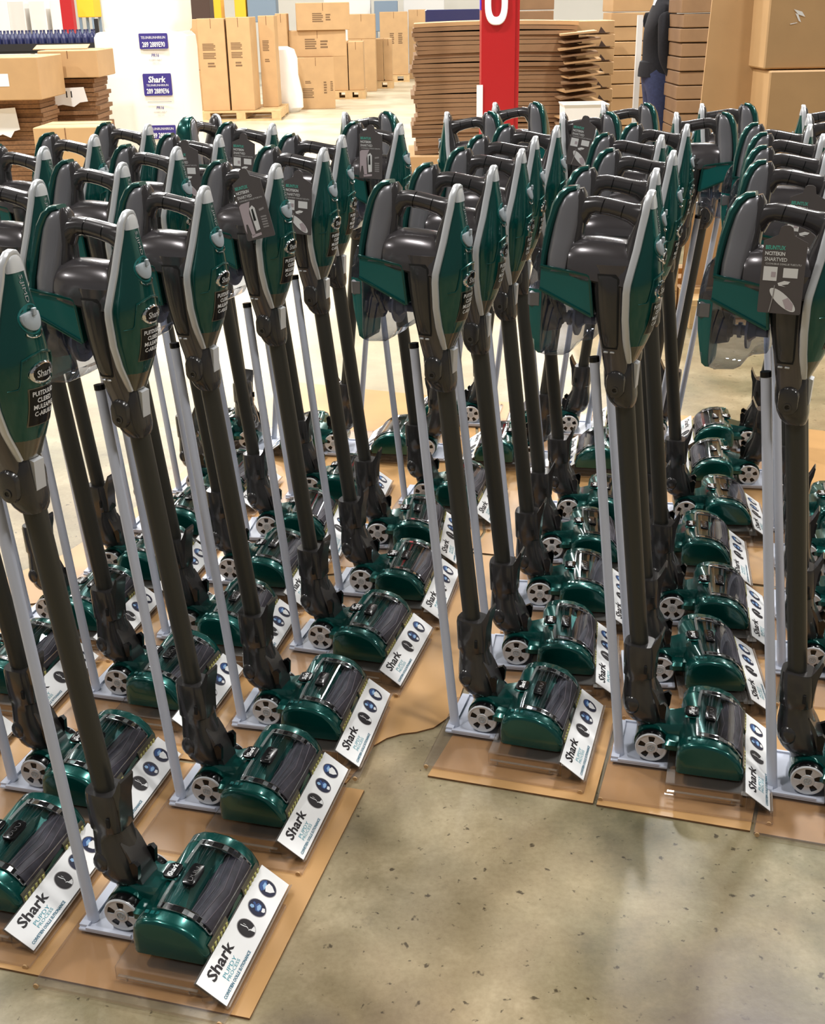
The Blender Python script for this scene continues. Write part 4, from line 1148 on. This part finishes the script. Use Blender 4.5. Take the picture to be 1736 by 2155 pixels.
# ragged smaller sheets poking out on the right of the stack
for k in range(18):
    b = MB(); b.box(-.13, .13, -.20, .20, 0, .013)
    o = part('bent_cardboard', b, 'kraft' if k % 2 else 'kraft_dark', smooth=False, loc=(1.27 + rnd.uniform(-.03, .03), 9.22, .36 + k * .047), rot=(0, math.radians(rnd.uniform(-7, -2)), rnd.uniform(-.12, .12)))
    tag(o, f'{nth(18 - k)} bent cardboard piece from the top, poking out beside the stack', 'cardboard', 'bent cardboard between the stacks')
# trays of folded boxes
def tray_stack(label, group, x0, x1, y0, d, z0, n, h, notch=True, rz=0.0, m='kraft'):
    b = MB(); a = (x1 - x0) / 2
    b.cbox(-a, a, -d / 2, d / 2, 0, h * .93, .004)
    me = b.mesh('carton_tray', m, False)
    nb = MB(); nb.prism([(a * .30, h * .06), (a * .62, h * .06), (a * .40, h * .5)], 'y', -d / 2 - .0015, -d / 2 + .002); nb.box(-a * .55, a * .8, -d / 2 - .0012, -d / 2 + .001, h * .02, h * .075)
    nm = nb.mesh('tray_notch', 'dark_brown', False)
    for k in range(n):
        r = thing('folded_carton', f'{nth(n - k)} from the top: {label}', 'carton', ((x0 + x1) / 2 + rnd.uniform(-.008, .008), y0 + d / 2 + rnd.uniform(-.008, .008), z0 + k * h), rz + rnd.uniform(-.03, .03), group)
        link('carton_tray', me, r)
        if notch: link('tray_notch', nm, r)


tray_stack('folded carton with triangular hand slot in the middle stack', 'folded cartons with hand slots', 1.24, 1.58, 9.5, .5, .0, 13, .096)
tray_stack('folded carton in the tall stack left of the person', 'folded cartons left of the person', 1.66, 1.98, 10.2, .5, .0, 14, .108, False)
tray_stack('folded carton in the narrow stack right of the person', 'folded cartons right of the person', 1.66, 1.98, 7.6, .4, .0, 18, .081, False, 0, 'kraft_dark')
tray_stack('folded carton in the back stack above the flattened cartons', 'folded cartons above the flattened stack', .80, 1.25, 10.6, .4, .0, 13, .12, False, 0, 'kraft_dark')
# leaning sheet, big cartons, pallets
b = MB(); rows = []
for i in range(13):
    v = i / 12; z = 1.75 * v; rows.append([(-.17 - .0 * v, -.012, z), (.19, -.012 - .10 * (1 - v) ** 0 * math.sin(v * 2.2) * .6, z), (.19, .0 - .10 * math.sin(v * 2.2) * .6, z), (-.17, 0, z)])
b.loft(rows)
tag(part('leaning_cardboard', b, 'kraft', loc=(1.445, 5.50, .13), rot=(math.radians(-1.5), math.radians(2.5), 0), angle=60), 'tall bare cardboard panel leaning beside the big cartons', 'cardboard')
carton('large upper carton at the right edge', 1.50, 2.3, 5.25, 5.95, 1.09, 1.85, seam=False)
carton('large lower carton at the right edge', 1.52, 2.3, 5.22, 5.95, .14, 1.085, seam=False)
pallet('pallet under the large cartons at the right edge', 1.26, 2.3, 5.2, 6.0)
for k in range(4):
    pallet(f"{['bottom', 'second', 'third', 'top'][k]} pallet of the small stack left of the large cartons", .82, 1.25, 5.45, 6.1, z0=.001 + k * .118, h=.115, group='pallets left of the large cartons')
b = MB()
for q in ([(0, 0), (.035, -.01), (.05, -.03), (.02, -.02)], [(.02, -.02), (.035, -.05), (.025, -.045), (.008, -.015)], [(-.01, -.055), (.02, -.05), (.018, -.053), (-.008, -.058)]): b.prism(q, 'y', -.0006, .0006)
tag(part('torn_tape', b, 'white', smooth=False, loc=(1.60, 5.246, 1.32)), 'shiny torn tape scrap on the large upper carton', 'tape')
# white bin
bn = thing('white_bin', 'white square bin behind the left-facing vacuums', 'bin', (1.09, 7.6, 0))
b = MB(); b.loft([[(sx * a, sy * a, z) for sx, sy in ((-1, -1), (1, -1), (1, 1), (-1, 1))] for z, a in ((0, .11), (.02, .115), (.78, .13), (.80, .138), (.80, .125), (.45, .118))], True, True)
part('bin_body', b, 'pale', bn, False)
# red column with white letter
cl = thing('red_column', 'red square steel column with a white letter', 'column', (.628, 8.3, 0))
b = MB(); b.box(-.128, .09, -.10, .10, 0, 3.2); part('column_shaft', b, 'red', cl, False)
b = MB(); b.box(.092, .118, -.085, .11, 0, 3.2); part('column_flange', b, 'red', cl, False)
b = MB(); n = 36
def orng(a, h, y): return [(-.035 + a * se(math.cos(q), 2.6), y, 1.375 + h * se(math.sin(q), 2.6)) for q in [2 * math.pi * k / n for k in range(n)]]
b.loft([orng(.073, .135, -.10), orng(.073, .135, -.128), orng(.068, .13, -.134), orng(.040, .092, -.134), orng(.034, .086, -.128), orng(.034, .086, -.10)], False, False)
part('letter_o', b, 'sign_white', cl)
b = MB(); b.box(-.134, -.128, -.08, .02, 1.33, 1.6); part('violet_edge_strip', b, 'blue_glow', cl, False)
bo = MB(); bo.loft([sring(0, 0, r, r, z, 16, 2) for z, r in ((0, .05), (.02, .03), (.50, .03), (.55, .03), (.57, .018))])
tag(part('bollard', bo, 'red', loc=(.485, 8.05, 0)), 'short red bollard left of the red column', 'bollard')
b = MB(); b.prism([(-.02, 0), (.02, 0), (.02, .20), (-.02, .20)], 'y', -.004, .004)
tag(part('price_card', b, 'white', smooth=False, loc=(.49, 8.19, .68)), 'narrow white card on the left side of the red column', 'card')
# white post behind person
b = MB(); b.box(-.018, .018, -.018, .018, 0, 1.28)
tag(part('white_post', b, 'pale', smooth=False, loc=(1.62, 8.75, 0)), 'slim white post left of the person', 'post')

# person standing behind the displays, head above the frame
def skin_body():
    vs = [(0, 0, .95, .135), (0, 0, 1.08, .125), (.0, 0, 1.22, .138), (-.005, 0, 1.34, .120), (-.0, 0, 1.43, .055), (.012, 0, 1.50, .050),
          (0, -.085, .90, .105), (.01, -.095, .70, .085), (.012, -.10, .50, .062), (-.005, -.10, .30, .054), (-.02, -.10, .09, .038), (.06, -.105, .045, .036), (.12, -.11, .038, .028),
          (0, .085, .90, .105), (.01, .095, .70, .085), (.012, .10, .50, .062), (-.005, .10, .30, .054), (-.02, .10, .09, .038), (.06, .105, .045, .036), (.12, .11, .038, .028),
          (-.005, -.165, 1.35, .062), (-.02, -.215, 1.22, .050), (-.02, -.235, 1.08, .042), (.05, -.235, .95, .034), (.09, -.23, .85, .028),
          (-.005, .165, 1.35, .062), (-.02, .215, 1.22, .050), (-.02, .235, 1.08, .042), (.05, .235, .95, .034), (.09, .23, .85, .028)]
    ed = [(0, 1), (1, 2), (2, 3), (3, 4), (4, 5), (0, 6), (6, 7), (7, 8), (8, 9), (9, 10), (10, 11), (11, 12), (0, 13), (13, 14), (14, 15), (15, 16), (16, 17), (17, 18), (18, 19),
          (3, 20), (20, 21), (21, 22), (22, 23), (23, 24), (3, 25), (25, 26), (26, 27), (27, 28), (28, 29)]
    me = bpy.data.meshes.new('body_base'); me.from_pydata([v[:3] for v in vs], ed, [])
    ob = bpy.data.objects.new('body_base', me); COL.objects.link(ob)
    sk = ob.modifiers.new('skin', 'SKIN'); ob.modifiers.new('sub', 'SUBSURF').levels = 2
    for i, v in enumerate(vs):
        me.skin_vertices[0].data[i].radius = (v[3], v[3]); me.skin_vertices[0].data[i].use_root = (i == 0)
    dg = bpy.context.evaluated_depsgraph_get(); dg.update()
    out = bpy.data.meshes.new_from_object(ob.evaluated_get(dg)); bpy.data.objects.remove(ob)
    out.name = 'body'
    out.materials.clear()
    for k in ('sweater', 'jeans', 'skin', 'shoe'): out.materials.append(MT[k])
    for p in out.polygons:
        c = p.center; p.use_smooth = True
        arm = abs(c.y) > .16 and c.z > .78 and c.x > -.2 and (abs(c.y) > .19 or c.z > 1.2)
        if arm: p.material_index = 2 if c.z < .90 else 0
        elif c.z > 1.45: p.material_index = 2
        elif c.z > .985: p.material_index = 0
        elif c.z > .085: p.material_index = 1
        else: p.material_index = 3
    return out


pr = thing('person', 'person in black sweater, white collar and navy jeans standing turned right', 'person', (1.66, 8.2, 0))
pr.scale = (.955, .955, .955)
b = MB(); b.loft([sring(0, 0, a, a * 1.02, z, 24, 2) for z, a in ((.955, .128), (.957, .143), (1.0, .142), (1.05, .134), (1.06, .12))])
part('sweater_hem', b, 'sweater', pr)
link('body', skin_body(), pr)
b = MB()
b.loft([[(.010 + a * math.cos(q), a * .9 * math.sin(q), z + .02 * math.cos(q) * -1) for q in [2 * math.pi * k / 20 for k in range(20)]] for z, a in ((1.385, .080), (1.41, .070), (1.455, .060), (1.46, .054), (1.42, .052))], False, False)
part('shirt_collar', b, 'white', pr)
b = MB()
b.loft([[(.03 + dx + a * math.cos(q), bb * math.sin(q), z) for q in [2 * math.pi * k / 20 for k in range(20)]] for z, a, bb, dx in ((1.475, .02, .02, .03), (1.49, .055, .045, .025), (1.53, .078, .060, .015), (1.58, .092, .070, .0), (1.63, .095, .073, -.005), (1.68, .085, .066, -.012), (1.71, .055, .045, -.015), (1.72, .01, .01, -.015))])
hd_ = part('head', b, 'skin', pr)
b = MB(); b.sweep([(.12, 0, 1.60), (.142, 0, 1.565), (.120, 0, 1.555)], [.010, .012, .008], 8)
part('nose', b, 'skin', hd_)
for s in (-1, 1):
    b = MB(); b.cyl((.012, 1.585), 'y', .024, s * .066 - .006, s * .066 + .006, 10); part('ear', b, 'skin', hd_)
    b = MB(); b.sweep([(.108, s * .030, 1.595), (.114, s * .030, 1.595)], [.010, .008], 8); part('eye', b, 'ink', hd_)
b = MB(); b.sweep([(.112, -.02, 1.525), (.118, 0, 1.524), (.112, .02, 1.525)], [.004, .005, .004], 6, up=(0, 0, 1)); part('mouth', b, 'red', hd_)
b = MB()
b.loft([[(.018 + dx + a * math.cos(q), bb * math.sin(q), z) for q in [2 * math.pi * k / 20 for k in range(20)]] for z, a, bb, dx in ((1.53, .075, .066, -.03), (1.60, .088, .079, -.022), (1.66, .10, .080, -.008), (1.70, .088, .070, -.008), (1.735, .04, .035, -.01))])
part('hair', b, 'hair', pr)
for s in (-1, 1):
    hnd = MB()
    for k in range(4):
        y = s * .23 + (k - 1.5) * .0
        x = .082 + k * .014; L = (.06, .07, .065, .05)[k]
        hnd.sweep([(x, y, .845), (x + .012, y, .845 - L * .5), (x + .008, y, .845 - L)], [.0085, .0078, .006], 8, up=(0, 1, 0))
    hnd.sweep([(.085, s * .225, .86), (.060, s * .215, .83), (.062, s * .21, .80)], [.009, .0085, .007], 8, up=(0, 1, 0))
    part('fingers', hnd, 'skin', pr)

# far shelving along the back of the hall
def far_block(name, label, cat, x0, x1, y, z0, z1, m, d=.5):
    r = thing(name, label, cat, ((x0 + x1) / 2, y + d / 2, 0))
    hx = (x1 - x0) / 2
    b = MB(); b.cbox(-hx, hx, -d / 2, d / 2, z0, z1, .01); part('box_body', b, m, r, False)
    if z0 > .05:
        b = MB()
        for sx in (-hx + .03, hx - .03):
            for sy in (-d / 2 + .03, d / 2 - .03): b.box(sx - .02, sx + .02, sy - .02, sy + .02, 0, z0)
        part('stand_legs', b, 'blue_grey', r, False)
    return r


far_block('white_cabinet', 'white cabinet far back at the upper left corner', 'cabinet', -7.2, -5.9, 22, 0, 1.6, 'pale')
for k in range(3):
    far_block('pale_bag_stack', f"{['left', 'middle', 'right'][k]} pink white sack stack by the red posts", 'sacks', -5.0 + k * .32 - 1.0, -4.75 + k * .32 - 1.0, 19.5, 0, 1.55, 'pale' if k != 1 else 'bag', .4)
b = MB(); b.box(-.08, .08, -.08, .08, 0, 3.0)
tag(part('red_post', b, 'red', smooth=False, loc=(-4.70, 18, 0)), 'red post at upper left behind the bottle rack', 'post')
b = MB(); b.box(-.07, .07, -.07, .07, 0, 3.0)
tag(part('red_post', b, 'red', smooth=False, loc=(-6.15, 18.6, 0)), 'red post at the top left corner', 'post')
far_block('yellow_crate', 'yellow crate right of the red post at upper left', 'crate', -5.13, -4.87, 20.2, 1.3, 1.75, 'yellow_box')
far_block('dark_crate', 'dark brown crate above the tall cartons', 'crate', -3.83, -3.32, 22, 1.2, 1.6, 'dark_brown')
far_block('yellow_crate', 'narrow yellow crate above the tall cartons', 'crate', -3.58, -3.44, 24.2, 1.2, 1.65, 'yellow_box')
far_block('yellow_crate', 'wide yellow crate above the tall cartons', 'crate', -3.18, -2.97, 24.2, 1.2, 1.65, 'yellow_box')
far_block('blue_grey_crate', 'blue grey crate behind the three stacked cartons', 'crate', -2.94, -2.40, 24.2, 1.15, 1.6, 'blue_grey')
far_block('white_cabinet', 'white cabinet at the back behind the receding row', 'cabinet', -1.7, -.7, 27.4, 0, 1.75, 'pale')
far_block('grey_machine', 'dark grey machine top behind the receding row', 'machine', -.62, -.12, 27.2, .9, 1.5, 'blue_grey')
far_block('white_cabinet', 'white cabinet at the back near the red column', 'cabinet', .0, .9, 28.2, 0, 1.8, 'pale')
far_block('navy_crate', 'dark navy crate just left of the red column top', 'crate', .34, 1.19, 20, .9, 1.32, 'navy_gloss', .6)
